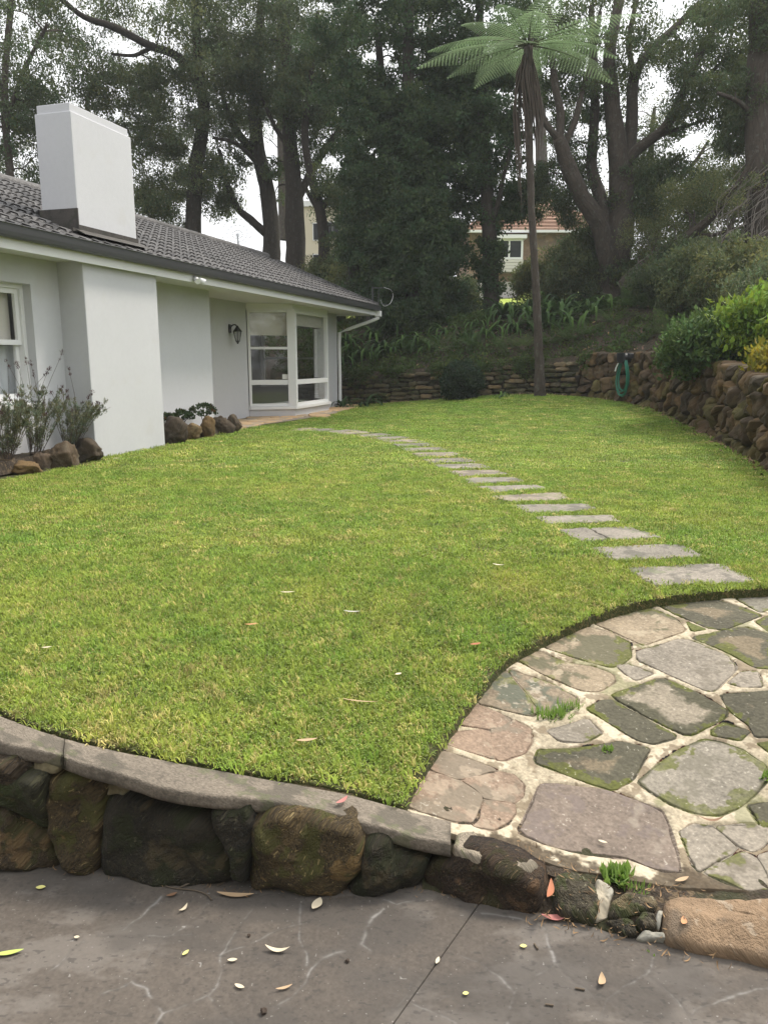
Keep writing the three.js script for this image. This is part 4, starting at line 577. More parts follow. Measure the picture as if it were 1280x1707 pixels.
  part('downpipe', tube([V(11.14, 2.74, 0.12), V(11.12, 2.66, 0.08), V(10.85, 2.36, -0.7), V(10.80, 2.2, -0.80), V(10.80, 1.2, -0.80), V(10.80, 0.45, -0.80)], [0.042, 0.042, 0.042, 0.042, 0.042, 0.042], { seg: 10 }), M.white, house);
  // ---- roof of interlocking tiles
  const TAN = Math.tan(23 * Math.PI / 180), RZ = -3.06, RY = 2.98 + (0.15 - RZ) * TAN, roofY = (v) => 2.98 + (0.15 - v) * TAN, END2 = 11.1;
  const sheet = (z0, z1, t) => { const sgn = Math.sign(z1 - z0); return geoFrom([LEFT, (sgn < 0 ? roofY(z0) : 0), z0, END2, roofY(z0), z0, END2, roofY(z1), z1, LEFT, roofY(z1), z1].map((v, i) => i % 3 === 1 ? v - t : v), [0, 1, 2, 0, 2, 3], [0, 0, 1, 0, 1, 1, 0, 1]); };
  const rear = geoFrom([LEFT, RY - 0.05, RZ, END2, RY - 0.05, RZ, END2, roofY(0.15) - 0.05, 2 * RZ - 0.15, LEFT, roofY(0.15) - 0.05, 2 * RZ - 0.15], [0, 2, 1, 0, 3, 2], [0, 0, 1, 0, 1, 1, 0, 1]);
  const tTile = tex(512, 512, (u, v, c) => { const m = 0.6 + 0.55 * tn(u, v, 8, 5, 0.65) + 0.4 * (tn(u, v, 128, 2) - 0.5); set3(c, 0.105 * m, 0.10 * m, 0.097 * m); mix3(c, 0.26, 0.255, 0.245, smooth(0.52, 0.7, tn(u + 0.4, v + 0.1, 12, 5, 0.65)) * 0.6); mix3(c, 0.03, 0.03, 0.028, smooth(0.58, 0.7, tn(u + 0.2, v + 0.6, 9, 5)) * 0.6); });
  const tileM = [[0.66, 0.65, 0.65], [0.46, 0.46, 0.46], [0.85, 0.84, 0.83]].map(([r, g, b]) => std({ map: rep(tTile, 0.9), bumpMap: rep(tStoneB, 0.6), bumpScale: 0.006, color: lin(r, g, b), roughness: 0.62 }));
  const roof = part('roof', merge([sheet(0.16, RZ, 0.05), rear, box(END2 - 0.03, RY - 0.2, RZ - 0.1, END2, RY - 0.05, RZ + 0.1)]), std({ color: lin(0.06, 0.058, 0.056) }), house);
  const CW = 0.22, EX = 0.292, TL = 0.34, CA = Math.cos(23 * Math.PI / 180), SA = Math.sin(23 * Math.PI / 180);
  const tileGeo = (uo) => { // two waves wide; local x along the eave, y up the slope, z out
    const n = 12, pos = [], uv = [], idx = []; const wave = (t) => 0.004 + 0.034 * Math.pow(0.5 + 0.5 * Math.sin(t * 4 * Math.PI), 1.4);
    for (let i = 0; i <= n; i++) { const t = i / n, x = (t - 0.5) * CW, h = wave(Math.min(0.9999, t + 0.19)); pos.push(x, 0, -0.03, x, 0, h + 0.022, x, 0.012, h + 0.027, x, TL, h - 0.004); for (const yy of [0, 0.01, 0.02, TL]) uv.push(x + uo, yy + uo * 1.7); }
    for (let i = 0; i < n; i++) for (let j = 0; j < 3; j++) { const a = i * 4 + j, b = a + 4; idx.push(a, b, a + 1, b, b + 1, a + 1); }
    return geoFrom(pos, idx, uv);
  };
  const geos = [0.1, 0.45, 0.83].map(tileGeo), r = rng(3), spots = [];
  const NC = 12, cu = (c) => LEFT + CW / 2 + c * CW; for (let k = 0; k < NC; k++) for (let c = 0; cu(c) + CW / 2 <= END2 + 0.02; c++) {
    const x = cu(c), sl = k * EX - 0.02, v = 0.17 - sl * CA, y = roofY(v) - 0.03; if (x > 0.04 && x < 1.28 && v < -0.0 && v > -0.62) continue; spots.push([x, y, v, (x + 1.6) < 0 ? 99 + x * -1 : x + k * 0.4]);
  }
  spots.sort((a, b) => a[3] - b[3]);
  const rest = [];
  spots.forEach(([x, y, v], i) => {
    const g = geos[Math.floor(r() * 3)], m = new THREE.Mesh(g, tileM[Math.floor(r() * 3)]); m.rotation.x = -(Math.PI / 2 - 23 * Math.PI / 180); m.rotation.z = (r() - 0.5) * 0.012; m.position.set(x, y + r() * 0.004, v); m.updateMatrix();
    if (i < 300) { m.name = 'tile'; shadows(m); roof.add(m); } else { const q = g.clone().applyMatrix4(m.matrix); rest.push(q); }
  });
  const restM = part('tile_courses', merge(rest), tileM[0], roof); restM.userData.kind = 'stuff';
  for (let u = LEFT; u < END2; u += 0.4) { const g = new THREE.CylinderGeometry(0.11, 0.118, 0.42, 12, 1, true, 0, Math.PI); g.rotateZ(Math.PI / 2); g.rotateX(-Math.PI / 2 + Math.PI / 2); g.translate(u + 0.2, RY - 0.04, RZ); const m = part('ridge_tile', g, tileM[Math.floor(r() * 3)], roof); }
  { const nn = 10; for (let k = 0; k < nn; k++) { const v = 0.15 - k * EX * CA, g = box(-0.06, -0.05, -EX - 0.05, 0.06, 0.028, 0.0); g.rotateX(23 * Math.PI / 180); g.translate(END2 - 0.01, roofY(v) + 0.03, v); part('verge_tile', g, tileM[k % 3], roof); } }
  // ---- chimney
  const ch = part('chimney', rbox(0.09, 2.9, -0.6, 1.25, 4.45, -0.1, 0.01), M.render, house);
  { const p = ch.geometry.getAttribute('position'), u = ch.geometry.getAttribute('uv'); for (let i = 0; i < p.count; i++) u.setXY(i, p.getX(i) + p.getZ(i) + 3, p.getY(i)); }
  part('cap', rbox(0.11, 4.448, -0.58, 1.225, 4.545, -0.125, 0.008), M.render, ch);
  part('flashing', merge([box(0.072, 3.0, -0.62, 0.088, 3.385, -0.085), box(0.072, 3.0, -0.098, 1.262, 3.2, -0.082), box(1.252, 3.0, -0.62, 1.268, 3.34, -0.1), box(-0.06, 3.11, -0.6, 0.07, 3.145, -0.06)]), M.lead, ch);
  { const a = geoFrom([0.0, 3.075, 0.06, 1.33, 3.075, 0.06, 1.33, 3.155, -0.1, 0.0, 3.155, -0.1], [0, 1, 2, 0, 2, 3], [0, 0, 1.3, 0, 1.3, 0.2, 0, 0.2]); part('flashing', a, M.lead, ch); }
}
// patio of sandstone flags by the bay window
{
  const pave = new THREE.Group(); pave.name = 'sandstone_paving'; pave.userData.kind = 'structure'; scene.add(pave);
  const poly = [[4.05, -1.25], [4.2, -0.42], [5.0, -0.2], [6.5, -0.02], [8.3, -0.02], [10.4, -0.3], [12.2, -0.7], [12.2, -1.3], [9.4, -1.3]], r = rng(8), pts = [];
  for (let u = 3.8; u < 12.6; u += 0.62) for (let v = -1.5; v < 0.3; v += 0.5) pts.push([u + (r() - 0.5) * 0.4, v + (r() - 0.5) * 0.3]);
  const m = [[1, 1, 1], [0.85, 0.88, 0.9], [1.12, 1.05, 0.95]].map(([a, b, c]) => std({ map: rep(tPatioSand, 1.2), bumpMap: rep(tStoneB, 0.8), bumpScale: 0.008, color: lin(a, b, c), roughness: 0.9 }));
  const base = []; for (const cell of voronoi(pts, [3.6, -1.6, 12.6, 0.2], 0.022)) { const c = centroid(cell); if (!inside(poly, c[0], c[1])) continue; part('flagstone', stone(cell, (u, v, d) => hw(u, v, 0.452 + d), { depth: 0.03, back: 0.06, seg: 20, profile: 'flat', amp: 0.004, seed: c[0], roundW: 0.015, rings: [0.6, 0.9, 0.97, 1] }), m[Math.floor(r() * 3)], pave); }
  const sh = new THREE.ShapeGeometry(new THREE.Shape(poly.map(([u, v]) => { const p = hw(u, v); return new THREE.Vector2(p.x, -p.z); }))); sh.rotateX(-Math.PI / 2); sh.translate(0, 0.462, 0); part('mortar', sh, std({ color: lin(0.24, 0.2, 0.15) }), pave);
}
// ---------------------------------------------------------------- fittings on the house
{
  const p = hv(383, 553, -1.27), L = thing('wall_lantern', 'black coach lantern on the pale wall beside the bay window', 'wall lamp'); L.position.copy(hw(p.u, -1.27, p.y)); L.rotation.y = Math.PI / 2 - PSI;
  part('back_plate', rbox(-0.05, -0.02, 0, 0.05, 0.14, 0.02, 0.008), M.black, L);
  part('arm', tube([V(0, 0.05, 0.01), V(0, 0.12, 0.06), V(0, 0.13, 0.13), V(0, 0.08, 0.17)], [0.014, 0.014, 0.014, 0.014], { seg: 8 }), M.black, L);
  const lg = (r0, r1, h, y) => { const g = new THREE.CylinderGeometry(r1, r0, h, 6); g.translate(0, y, 0.17); return g; };
  part('hood', merge([lg(0.105, 0.03, 0.09, 0.045), lg(0.03, 0.022, 0.03, 0.10)]), M.black, L);
  part('glass_body', lg(0.045, 0.085, 0.17, -0.086), new THREE.MeshPhysicalMaterial({ roughness: 0.15, transmission: 0.9, thickness: 0, color: 0xdddddd, side: THREE.DoubleSide }), L);
  const bars = []; for (let k = 0; k < 6; k++) { const a = k / 6 * Math.PI * 2; bars.push(tube([V(0.086 * Math.sin(a), 0, 0.17 + 0.086 * Math.cos(a)), V(0.046 * Math.sin(a), -0.17, 0.17 + 0.046 * Math.cos(a))], [0.006, 0.006], { seg: 5, per: 1 })); } part('cage', merge(bars), M.black, L);
  part('finial', merge([lg(0.05, 0.05, 0.018, -0.18), lg(0.012, 0.035, 0.05, -0.212)]), M.black, L);
}
{
  const p = hv(326, 466, 0.09), L = thing('security_light', 'small white twin-headed security light under the gutter', 'security light'); L.position.copy(hw(p.u, 0.087, p.y)); L.rotation.y = Math.PI / 2 - PSI;
  part('base', rbox(-0.05, -0.03, 0, 0.05, 0.04, 0.03, 0.008), M.white, L);
  for (const s of [-1, 1]) { const g = new THREE.CylinderGeometry(0.045, 0.032, 0.09, 14); g.rotateX(Math.PI / 2 + 0.5); g.rotateY(s * 0.6); g.translate(s * 0.075, -0.015, 0.07); part('lamp_head', g, M.white, L); }
  const e = new THREE.SphereGeometry(0.022, 12, 8); e.translate(0, -0.035, 0.04); part('sensor', e, M.white, L);
}
{
  const b = thing('service_bracket', 'thin dark metal cable bracket with looping wire at the roof corner', 'cable bracket'), q = (px, py) => { const p = hv(px, py, -0.05); return hw(p.u, -0.05, p.y); };
  part('frame', merge([tube([q(621, 518), q(621, 478)], [0.014, 0.014], { seg: 6, per: 2 }), tube([q(621, 480), q(640, 480)], [0.012, 0.012], { seg: 6, per: 2 }), tube([q(621, 505), q(648, 508)], [0.01, 0.01], { seg: 6, per: 2 }), tube([q(631, 480), q(631, 512)], [0.008, 0.008], { seg: 6, per: 2 })]), M.gutter, b);
  part('cable', tube([q(640, 479), q(652, 484), q(655, 494), q(650, 506), q(640, 510), q(634, 500)], [0.008, 0.008, 0.008, 0.008, 0.008, 0.008], { seg: 6 }), M.soffit, b);
}
{
  const d = thing('satellite_dish', 'faint pale mesh satellite dish standing behind the roof ridge', 'satellite dish'), c = hw(10.3, -3.3, 4.30); d.position.copy(c);
  const m = std({ color: lin(0.45, 0.46, 0.46), roughness: 0.5, metalness: 0.3 }), rings = [];
  const R = 0.38; for (let k = 1; k <= 3; k++) rings.push((() => { const g = new THREE.TorusGeometry(R * k / 3, 0.006, 5, 40); g.translate(0, 0, 0.12 * (k / 3) ** 2); return g; })()); for (let k = 0; k < 14; k++) { const a = k / 14 * Math.PI * 2; rings.push(tube([V(0, 0, 0), V(R * 0.5 * Math.cos(a), R * 0.5 * Math.sin(a), 0.03), V(R * Math.cos(a), R * Math.sin(a), 0.12)], [0.005, 0.005, 0.005], { seg: 4, per: 3 })); }
  const g = merge(rings); g.rotateX(-0.5); g.translate(0, 0.42, 0); part('reflector', g, m, d); part('mast', tube([V(0, -0.35, 0), V(0, 0.42, -0.02)], [0.02, 0.02], { seg: 8, per: 2 }), m, d);
}

// ---------------------------------------------------------------- foliage kit
const leafMat = (r, g, b, tr = 0.3) => new THREE.MeshPhysicalMaterial({ color: lin(r, g, b), roughness: 0.95, specularIntensity: 0.3, transmission: tr, thickness: 0, side: THREE.DoubleSide });
const M4 = new THREE.Matrix4(), Q = new THREE.Quaternion(), E3 = new THREE.Euler(), COL = new THREE.Color();
// one leaf: base at origin, along +y, folded and bent
function leafGeo(L, W, fold = 0.25, bend = 0.15) {
  const p = [0, 0, 0, W * 0.42, L * 0.3, fold * W, W * 0.5, L * 0.55, fold * W - bend * L * 0.2, 0, L, -bend * L, -W * 0.5, L * 0.55, fold * W - bend * L * 0.2, -W * 0.42, L * 0.3, fold * W, 0, L * 0.45, -bend * L * 0.1];
  return geoFrom(p, [0, 1, 6, 1, 2, 6, 2, 3, 6, 3, 4, 6, 4, 5, 6, 5, 0, 6]);
}
function diamond(L, W) { return geoFrom([0, 0, 0, W / 2, L * 0.45, W * 0.2, 0, L, -L * 0.12, -W / 2, L * 0.45, W * 0.2], [0, 1, 2, 0, 2, 3]); }
// a sprig: several leaves round a short twig
function sprig(n, L, W, spread, seed, full) {
  const r = rng(seed), list = [];
  for (let i = 0; i < n; i++) { const g = full ? leafGeo(L * (0.7 + 0.5 * r()), W * (0.8 + 0.4 * r())) : diamond(L * (0.7 + 0.55 * r()), W * (0.8 + 0.4 * r())); g.rotateX((r() - 0.2) * 1.5); g.rotateZ((r() - 0.5) * 1.2); g.rotateY(r() * 6.283); const a = r() * 6.283, q = Math.pow(r(), 0.6) * spread, y = (r() - 0.5) * spread * 1.3; g.translate(Math.cos(a) * q, y, Math.sin(a) * q); list.push(g); }
  return mergeGeometries(list.map((g) => { g.deleteAttribute('uv'); return g; }));
}
const SPRIG = { broad: sprig(15, 0.085, 0.042, 0.20, 11), fine: sprig(18, 0.06, 0.024, 0.17, 12), ivy: sprig(14, 0.075, 0.06, 0.18, 13), shrub: sprig(12, 0.075, 0.034, 0.11, 14, true), hedge: sprig(12, 0.10, 0.042, 0.13, 15, true) };
function cloud(name, geo, mat, list, parent, tint) { // list: [position, scale]
  const im = new THREE.InstancedMesh(geo, mat, list.length), r = rng(list.length + 7);
  list.forEach(([p, s], i) => { E3.set((r() - 0.5) * 1.6, r() * 6.283, (r() - 0.5) * 1.6); M4.compose(p, Q.setFromEuler(E3), V(s, s, s)); im.setMatrixAt(i, M4); const k = tint(r, p); COL.setRGB(k[0], k[1], k[2]); im.setColorAt(i, COL); });
  im.name = name; im.castShadow = im.receiveShadow = true; im.userData.kind = 'stuff'; parent.add(im); return im;
}
const tintGreen = (v = 0.5) => (r) => { const k = 1 - v * 0.6 + v * 1.5 * r() * r() + v * 0.3 * r(), y = r(); return [k * (0.85 + 0.35 * y), k, k * (0.75 + 0.3 * (1 - y))]; };
// crown: ellipsoid blobs filled with clumps of sprigs; thin branches reach out to the clumps
let THIN = 0.6;
function fillBlob(r, b, sprigs, clumps) {
  const nC = Math.round(b.clumps * (b.thin ?? THIN)), per = b.per;
  for (let k = 0; k < nC; k++) {
    let x, y, z, l; do { x = r() * 2 - 1; y = r() * 2 - 1; z = r() * 2 - 1; l = x * x + y * y + z * z; } while (l > 1 || (l < (b.core ?? 0.15) && r() < 0.7));
    const c = V(b.c.x + x * b.r[0], b.c.y + y * b.r[1], b.c.z + z * b.r[2]); if (b.keep && !b.keep(c)) continue; clumps.push(c);
    const cr = b.cr * (0.6 + 0.8 * r()), flatY = b.flat ?? 0.6;
    for (let i = 0; i < per; i++) { const a = r() * 6.283, u = r() * 2 - 1, q = Math.cbrt(r()) * cr, h = Math.sqrt(1 - u * u); sprigs.push([V(c.x + Math.cos(a) * h * q, c.y + u * q * flatY, c.z + Math.sin(a) * h * q), 0.5 + 1.0 * r() * r() + 0.3 * r()]); }
  }
}
function tree({ name, label, group, limbs, blobs, sprigGeo, leaf, tint, bark, seed, twig = 0.016, grounded = true }) {
  const T = thing(name, label, 'tree', group), r = rng(seed), trunkG = [], nodes = [];
  limbs.forEach((L, k) => {
    const pts = L.map((q) => q.p ?? at(q[0], q[1], q[3])), rad = L.map((q) => q.r ?? q[2] * 0.5 * mpp(q[3]) * 1.03);
    trunkG.push([tube(pts, rad, { seg: 10, per: 5, rough: 0.16, seed: seed + k * 3, cap: true }), k]);
    const c = new THREE.CatmullRomCurve3(pts); for (let i = 0; i <= 14; i++) { const t = i / 14, f = t * (rad.length - 1), q = Math.min(rad.length - 2, Math.floor(f)); nodes.push([c.getPoint(t), lerp(rad[q], rad[q + 1], f - q)]); }
  });
  part('trunk', trunkG[0][0], bark, T); trunkG.slice(1).forEach(([g]) => part('limb', g, bark, T));
  const sprigs = [], clumps = []; blobs.forEach((b) => fillBlob(r, b, sprigs, clumps));
  const tw = [], reach = clumps.slice().sort((a, b) => Math.min(...nodes.map(([n]) => n.distanceToSquared(a))) - Math.min(...nodes.map(([n]) => n.distanceToSquared(b))));
  reach.forEach((c) => {
    let b = nodes[0], bd = 1e9; for (const n of nodes) { const d = n[0].distanceTo(c) + Math.max(0, n[0].y - c.y) * 0.5; if (d < bd) { bd = d; b = n; } }
    const m = b[0].clone().lerp(c, 0.5).add(V((r() - 0.5) * 0.25 * bd, 0.12 * bd, (r() - 0.5) * 0.25 * bd)), r0 = Math.min(b[1] * 0.6, twig + 0.011 * bd);
    if (bd < 6) { tw.push(tube([b[0], m, c], [r0, r0 * 0.7, 0.006], { seg: 5, per: 4, cap: false })); if (r() < 0.6) nodes.push([m, r0 * 0.7]); }
  });
  if (tw.length) { const b = part('branches', merge(tw), bark, T); b.userData.kind = 'stuff'; }
  if (sprigs.length) cloud('crown', sprigGeo, leaf, sprigs, T, tint);
  return T;
}
// ---------------------------------------------------------------- trees
const LEAF = { dark: leafMat(0.095, 0.13, 0.06, 0.5), mid: leafMat(0.125, 0.16, 0.075, 0.5), ivy: leafMat(0.06, 0.098, 0.044, 0.4), olive: leafMat(0.15, 0.175, 0.075, 0.5), bright: leafMat(0.20, 0.31, 0.05, 0.45) };
const blob = (px, py, depth, rx, ry, rz, clumps, per, cr, o = {}) => ({ c: at(px, py, depth), r: [rx * mpp(depth), ry * mpp(depth), rz], clumps, per, cr, ...o });
const G = 'garden trees behind the house and the bank';
tree({ name: 'gum_tree', label: 'leafy tree with a slim pale stem behind the chimney', group: G, seed: 101, bark: M.bark, sprigGeo: SPRIG.broad, leaf: LEAF.dark, tint: tintGreen(0.6),
  limbs: [[[22, 420, 16, 23], [18, 300, 12, 23], [8, 180, 10, 23], [14, 60, 9, 23], [30, -90, 7, 23]], [[12, 200, 7, 23], [40, 120, 6, 23], [80, 40, 5, 22.6]], [[-70, 440, 30, 24.5], [-60, 250, 24, 24.5], [-50, 60, 16, 24.5], [-40, -120, 10, 24.5]]],
  blobs: [blob(20, 60, 23.5, 160, 150, 2.2, 95, 34, 0.65), blob(20, 240, 24, 120, 90, 2.0, 70, 36, 0.6), blob(-140, 100, 24, 140, 220, 2.5, 50, 30, 0.7)] });
tree({ name: 'gum_tree', label: 'broad tree whose dark bough reaches across above the chimney', group: G, seed: 102, bark: M.barkDark, sprigGeo: SPRIG.broad, leaf: LEAF.mid, tint: tintGreen(0.6),
  limbs: [[[320, 470, 26, 27], [325, 300, 22, 27], [340, 190, 18, 27], [330, 90, 14, 26.5], [322, -60, 10, 26.5]], [[335, 140, 14, 26.6], [297, 95, 12, 26], [250, 76, 11, 25.5], [190, 45, 10, 25], [140, 28, 8, 24.6], [95, -8, 7, 24.2]], [[255, 78, 7, 25.6], [225, 92, 5, 25.5], [185, 90, 4, 25.3]]],
  blobs: [blob(245, 70, 26, 190, 110, 1.7, 130, 34, 0.6, { keep: (c) => true }), blob(270, 230, 27, 110, 130, 1.8, 120, 38, 0.6), blob(300, 330, 28, 80, 60, 1.2, 40, 36, 0.5)] });
tree({ name: 'gum_tree', label: 'dark forked trunk with a low bough angling over the tiled roof', group: G, seed: 103, bark: M.barkDark, sprigGeo: SPRIG.broad, leaf: LEAF.mid, tint: tintGreen(0.6),
  limbs: [[[453, 450, 27, 28], [452, 380, 25, 28], [444, 310, 23, 28], [430, 250, 22, 28], [426, 180, 20, 28], [430, 90, 16, 28], [440, -60, 10, 28]], [[449, 395, 13, 28], [420, 368, 12, 27.8], [395, 345, 11, 27.6], [377, 300, 9, 27.4], [366, 250, 6, 27.2]], [[432, 260, 14, 28], [405, 232, 12, 27.8], [380, 190, 9, 27.6], [365, 130, 6, 27.4]], [[436, 280, 8, 28], [395, 240, 6, 27], [355, 230, 4, 26.6]]],
  blobs: [blob(420, 90, 28, 110, 115, 2.0, 110, 38, 0.65), blob(370, 300, 27.5, 52, 60, 0.9, 34, 30, 0.42), blob(395, 190, 28, 60, 60, 1.2, 32, 34, 0.5)] });
tree({ name: 'gum_tree', label: 'tall straight trunk beside the forked one beyond the roof', group: G, seed: 104, bark: M.barkDark, sprigGeo: SPRIG.broad, leaf: LEAF.dark, tint: tintGreen(0.6),
  limbs: [[[492, 470, 32, 27], [493, 380, 30, 27], [490, 320, 27, 27], [484, 240, 22, 27], [480, 150, 18, 27], [476, 40, 14, 27], [470, -90, 9, 27]], [[498, 330, 13, 27], [520, 285, 11, 27.2], [545, 245, 10, 27.4], [568, 210, 8, 27.6], [578, 160, 5, 27.8]], [[486, 250, 9, 27], [460, 215, 7, 27], [440, 170, 5, 27]]],
  blobs: [blob(500, 70, 27.3, 110, 110, 2.0, 115, 38, 0.62), blob(560, 180, 28, 55, 60, 1.2, 34, 34, 0.5), blob(470, 300, 28, 40, 30, 0.8, 10, 26, 0.4)] });
tree({ name: 'gum_tree', label: 'slender dark trunk standing in front of the cream building', group: G, seed: 105, bark: M.barkDark, sprigGeo: SPRIG.broad, leaf: LEAF.dark, tint: tintGreen(0.6),
  limbs: [[[540, 480, 21, 26], [540, 400, 18, 26], [532, 345, 16, 26], [516, 280, 13, 26], [508, 220, 11, 26], [520, 120, 8, 26], [530, 20, 6, 26]], [[534, 355, 8, 26], [518, 330, 7, 26], [506, 305, 5, 26]], [[536, 350, 9, 26], [560, 310, 7, 26.3], [580, 260, 5, 26.6]]],
  blobs: [blob(530, 170, 26.5, 70, 80, 1.3, 48, 36, 0.5), blob(572, 330, 26, 42, 60, 1.0, 40, 36, 0.42), blob(575, 440, 26, 40, 50, 1.0, 26, 34, 0.4)] });
tree({ name: 'ivy_tree', label: 'dense dark evergreen tree clothed in ivy down to the ground', group: G, seed: 106, bark: M.barkDark, sprigGeo: SPRIG.ivy, leaf: LEAF.ivy, tint: tintGreen(0.55),
  limbs: [[[690, 640, 40, 22.6], [692, 540, 34, 22.8], [690, 420, 30, 23], [686, 280, 24, 23], [680, 120, 18, 23], [684, -60, 12, 23]], [[620, 600, 30, 23.2], [628, 480, 26, 23.4], [640, 350, 22, 23.6], [640, 200, 16, 23.6], [630, 60, 10, 23.6]], [[575, 520, 20, 24], [590, 440, 18, 24], [606, 360, 14, 24], [620, 260, 10, 24]]],
  blobs: [blob(695, 450, 22.9, 75, 160, 1.1, 330, 42, 0.36, { thin: 0.72 }), blob(655, 260, 23.2, 85, 110, 1.2, 190, 40, 0.42, { thin: 0.6 }), blob(650, 80, 23.4, 130, 120, 1.6, 150, 38, 0.5, { thin: 0.48 }), blob(618, 390, 23.4, 42, 110, 0.8, 80, 38, 0.36, { thin: 0.6 }), blob(755, 260, 23.4, 55, 160, 1.0, 120, 38, 0.4, { thin: 0.55 })] });
tree({ name: 'ivy_tree', label: 'slim trunk wrapped in ivy in front of the brick house', group: G, seed: 107, bark: M.barkDark, sprigGeo: SPRIG.ivy, leaf: LEAF.ivy, tint: tintGreen(0.55),
  limbs: [[[822, 560, 26, 23], [818, 480, 24, 23], [815, 400, 22, 23], [812, 330, 20, 23], [806, 220, 17, 23], [800, 80, 12, 23], [800, -60, 8, 23]], [[814, 385, 9, 23], [828, 345, 8, 22.8], [838, 300, 6, 22.6], [850, 250, 5, 22.5]]],
  blobs: [blob(816, 440, 23, 15, 110, 0.25, 70, 22, 0.16), blob(810, 200, 23.2, 60, 130, 1.1, 90, 36, 0.45), blob(800, 60, 23.4, 90, 100, 1.4, 90, 36, 0.55), blob(850, 335, 23.5, 40, 35, 0.8, 22, 30, 0.4)] });
tree({ name: 'camphor_tree', label: 'huge spreading tree with many heavy stems rising above the bank', group: G, seed: 108, bark: M.bark, sprigGeo: SPRIG.broad, leaf: LEAF.dark, tint: tintGreen(0.6),
  limbs: [[[1024, 500, 58, 23], [1024, 450, 48, 23], [1032, 390, 44, 23], [1036, 320, 38, 23], [1030, 250, 30, 23], [1020, 175, 24, 23.1], [1015, 90, 18, 23.2], [1032, 0, 14, 23.3], [1045, -90, 9, 23.4]],
    [[1018, 450, 34, 22.8], [1000, 380, 28, 22.6], [968, 325, 25, 22.4], [943, 268, 22, 22.3], [930, 230, 19, 22.2]], [[930, 232, 11, 22.2], [906, 200, 10, 22.1], [895, 150, 9, 22], [888, 95, 7, 21.9], [880, 20, 5, 21.8]], [[931, 232, 13, 22.2], [934, 190, 12, 22.3], [926, 150, 11, 22.4], [920, 95, 9, 22.5], [915, 10, 6, 22.6]], [[938, 245, 11, 22.3], [957, 205, 10, 22.4], [968, 160, 9, 22.5], [984, 105, 8, 22.6], [1000, 20, 6, 22.7]],
    [[1008, 400, 22, 22.8], [1002, 335, 20, 23.2], [986, 282, 17, 23.4], [990, 200, 14, 23.5], [990, 120, 12, 23.6], [985, 10, 8, 23.7]],
    [[1038, 300, 22, 23], [1052, 220, 19, 23.2], [1056, 130, 16, 23.3], [1088, 82, 14, 23.4], [1118, 52, 11, 23.5], [1165, 5, 8, 23.6]], [[1040, 280, 17, 23], [1060, 250, 16, 22.8], [1108, 212, 15, 22.6], [1140, 150, 13, 22.5], [1162, 98, 11, 22.4], [1188, 52, 9, 22.3], [1225, -5, 7, 22.2]], [[1092, 228, 8, 22.8], [1130, 215, 6, 22.8], [1175, 200, 4, 22.7]], [[1056, 128, 9, 23.3], [1048, 70, 8, 23.3], [1060, 0, 6, 23.2]], [[1140, 152, 8, 22.5], [1180, 125, 6, 22.4], [1215, 90, 4, 22.3]]],
  blobs: [blob(1010, 60, 23.3, 170, 95, 2.0, 78, 28, 0.5), blob(1130, 190, 23.2, 120, 110, 1.7, 70, 28, 0.46), blob(1120, 320, 23.4, 100, 60, 1.4, 90, 34, 0.5), blob(930, 320, 23.6, 55, 60, 1.0, 44, 32, 0.42), blob(960, 180, 23.6, 60, 80, 1.2, 36, 28, 0.42), blob(1210, 80, 22.6, 80, 110, 1.5, 60, 32, 0.5), blob(980, 400, 24, 50, 40, 0.9, 36, 32, 0.4)] });
tree({ name: 'leaning_tree', label: 'long bough leaning out low over the shady bank', group: G, seed: 109, bark: M.bark, sprigGeo: SPRIG.fine, leaf: LEAF.olive, tint: tintGreen(0.6),
  limbs: [[[1038, 478, 22, 21], [1066, 448, 19, 20.6], [1100, 422, 17, 20.2], [1140, 398, 15, 19.8], [1185, 362, 13, 19.4], [1215, 325, 10, 19], [1240, 290, 8, 18.8], [1262, 250, 6, 18.6]], [[1150, 392, 8, 19.8], [1185, 392, 6, 19.6], [1225, 380, 4, 19.4]]],
  blobs: [blob(1180, 330, 19.8, 70, 45, 1.0, 40, 30, 0.38), blob(1110, 400, 21.5, 70, 40, 1.0, 40, 30, 0.38)] });
tree({ name: 'stringybark_tree', label: 'thick straight trunk with hanging grey twigs at the far end of the side wall', group: G, seed: 110, bark: M.bark, sprigGeo: SPRIG.broad, leaf: LEAF.dark, tint: tintGreen(0.6),
  limbs: [[[1266, 520, 42, 20], [1264, 400, 38, 20], [1262, 250, 35, 20], [1264, 100, 32, 20], [1270, -60, 26, 20]], [[1262, 300, 8, 20], [1235, 340, 7, 19.6], [1210, 390, 5, 19.3], [1190, 430, 3, 19.1]], [[1263, 200, 9, 20], [1230, 170, 7, 19.8], [1195, 155, 5, 19.6]]],
  blobs: [blob(1270, 60, 20.5, 110, 120, 1.6, 70, 34, 0.5), blob(1300, 330, 20.5, 70, 90, 1.2, 40, 34, 0.45), blob(1240, 210, 20.6, 40, 60, 0.9, 22, 30, 0.4)] });
{ // bare hanging twigs of the right-hand tree
  const r = rng(61), T = scene.getObjectByName('stringybark_tree'), list = []; for (let k = 0; k < 55; k++) { const x = 1185 + r() * 95, y = 300 + r() * 120, d = 18.6 + r() * 1.2, a = at(x, y, d), b = at(x + (r() - 0.6) * 40, y + 40 + r() * 80, d + (r() - 0.5)); list.push(tube([at(x + 25 + r() * 20, y - 20 - r() * 20, d), a, a.clone().lerp(b, 0.5).add(V((r() - 0.5) * 0.2, 0, 0)), b], [0.008, 0.007, 0.005, 0.003], { seg: 4, per: 3, cap: false })); }
  const m = part('hanging_twigs', merge(list), std({ color: lin(0.17, 0.15, 0.13), roughness: 1 }), T); m.userData.kind = 'stuff';
}
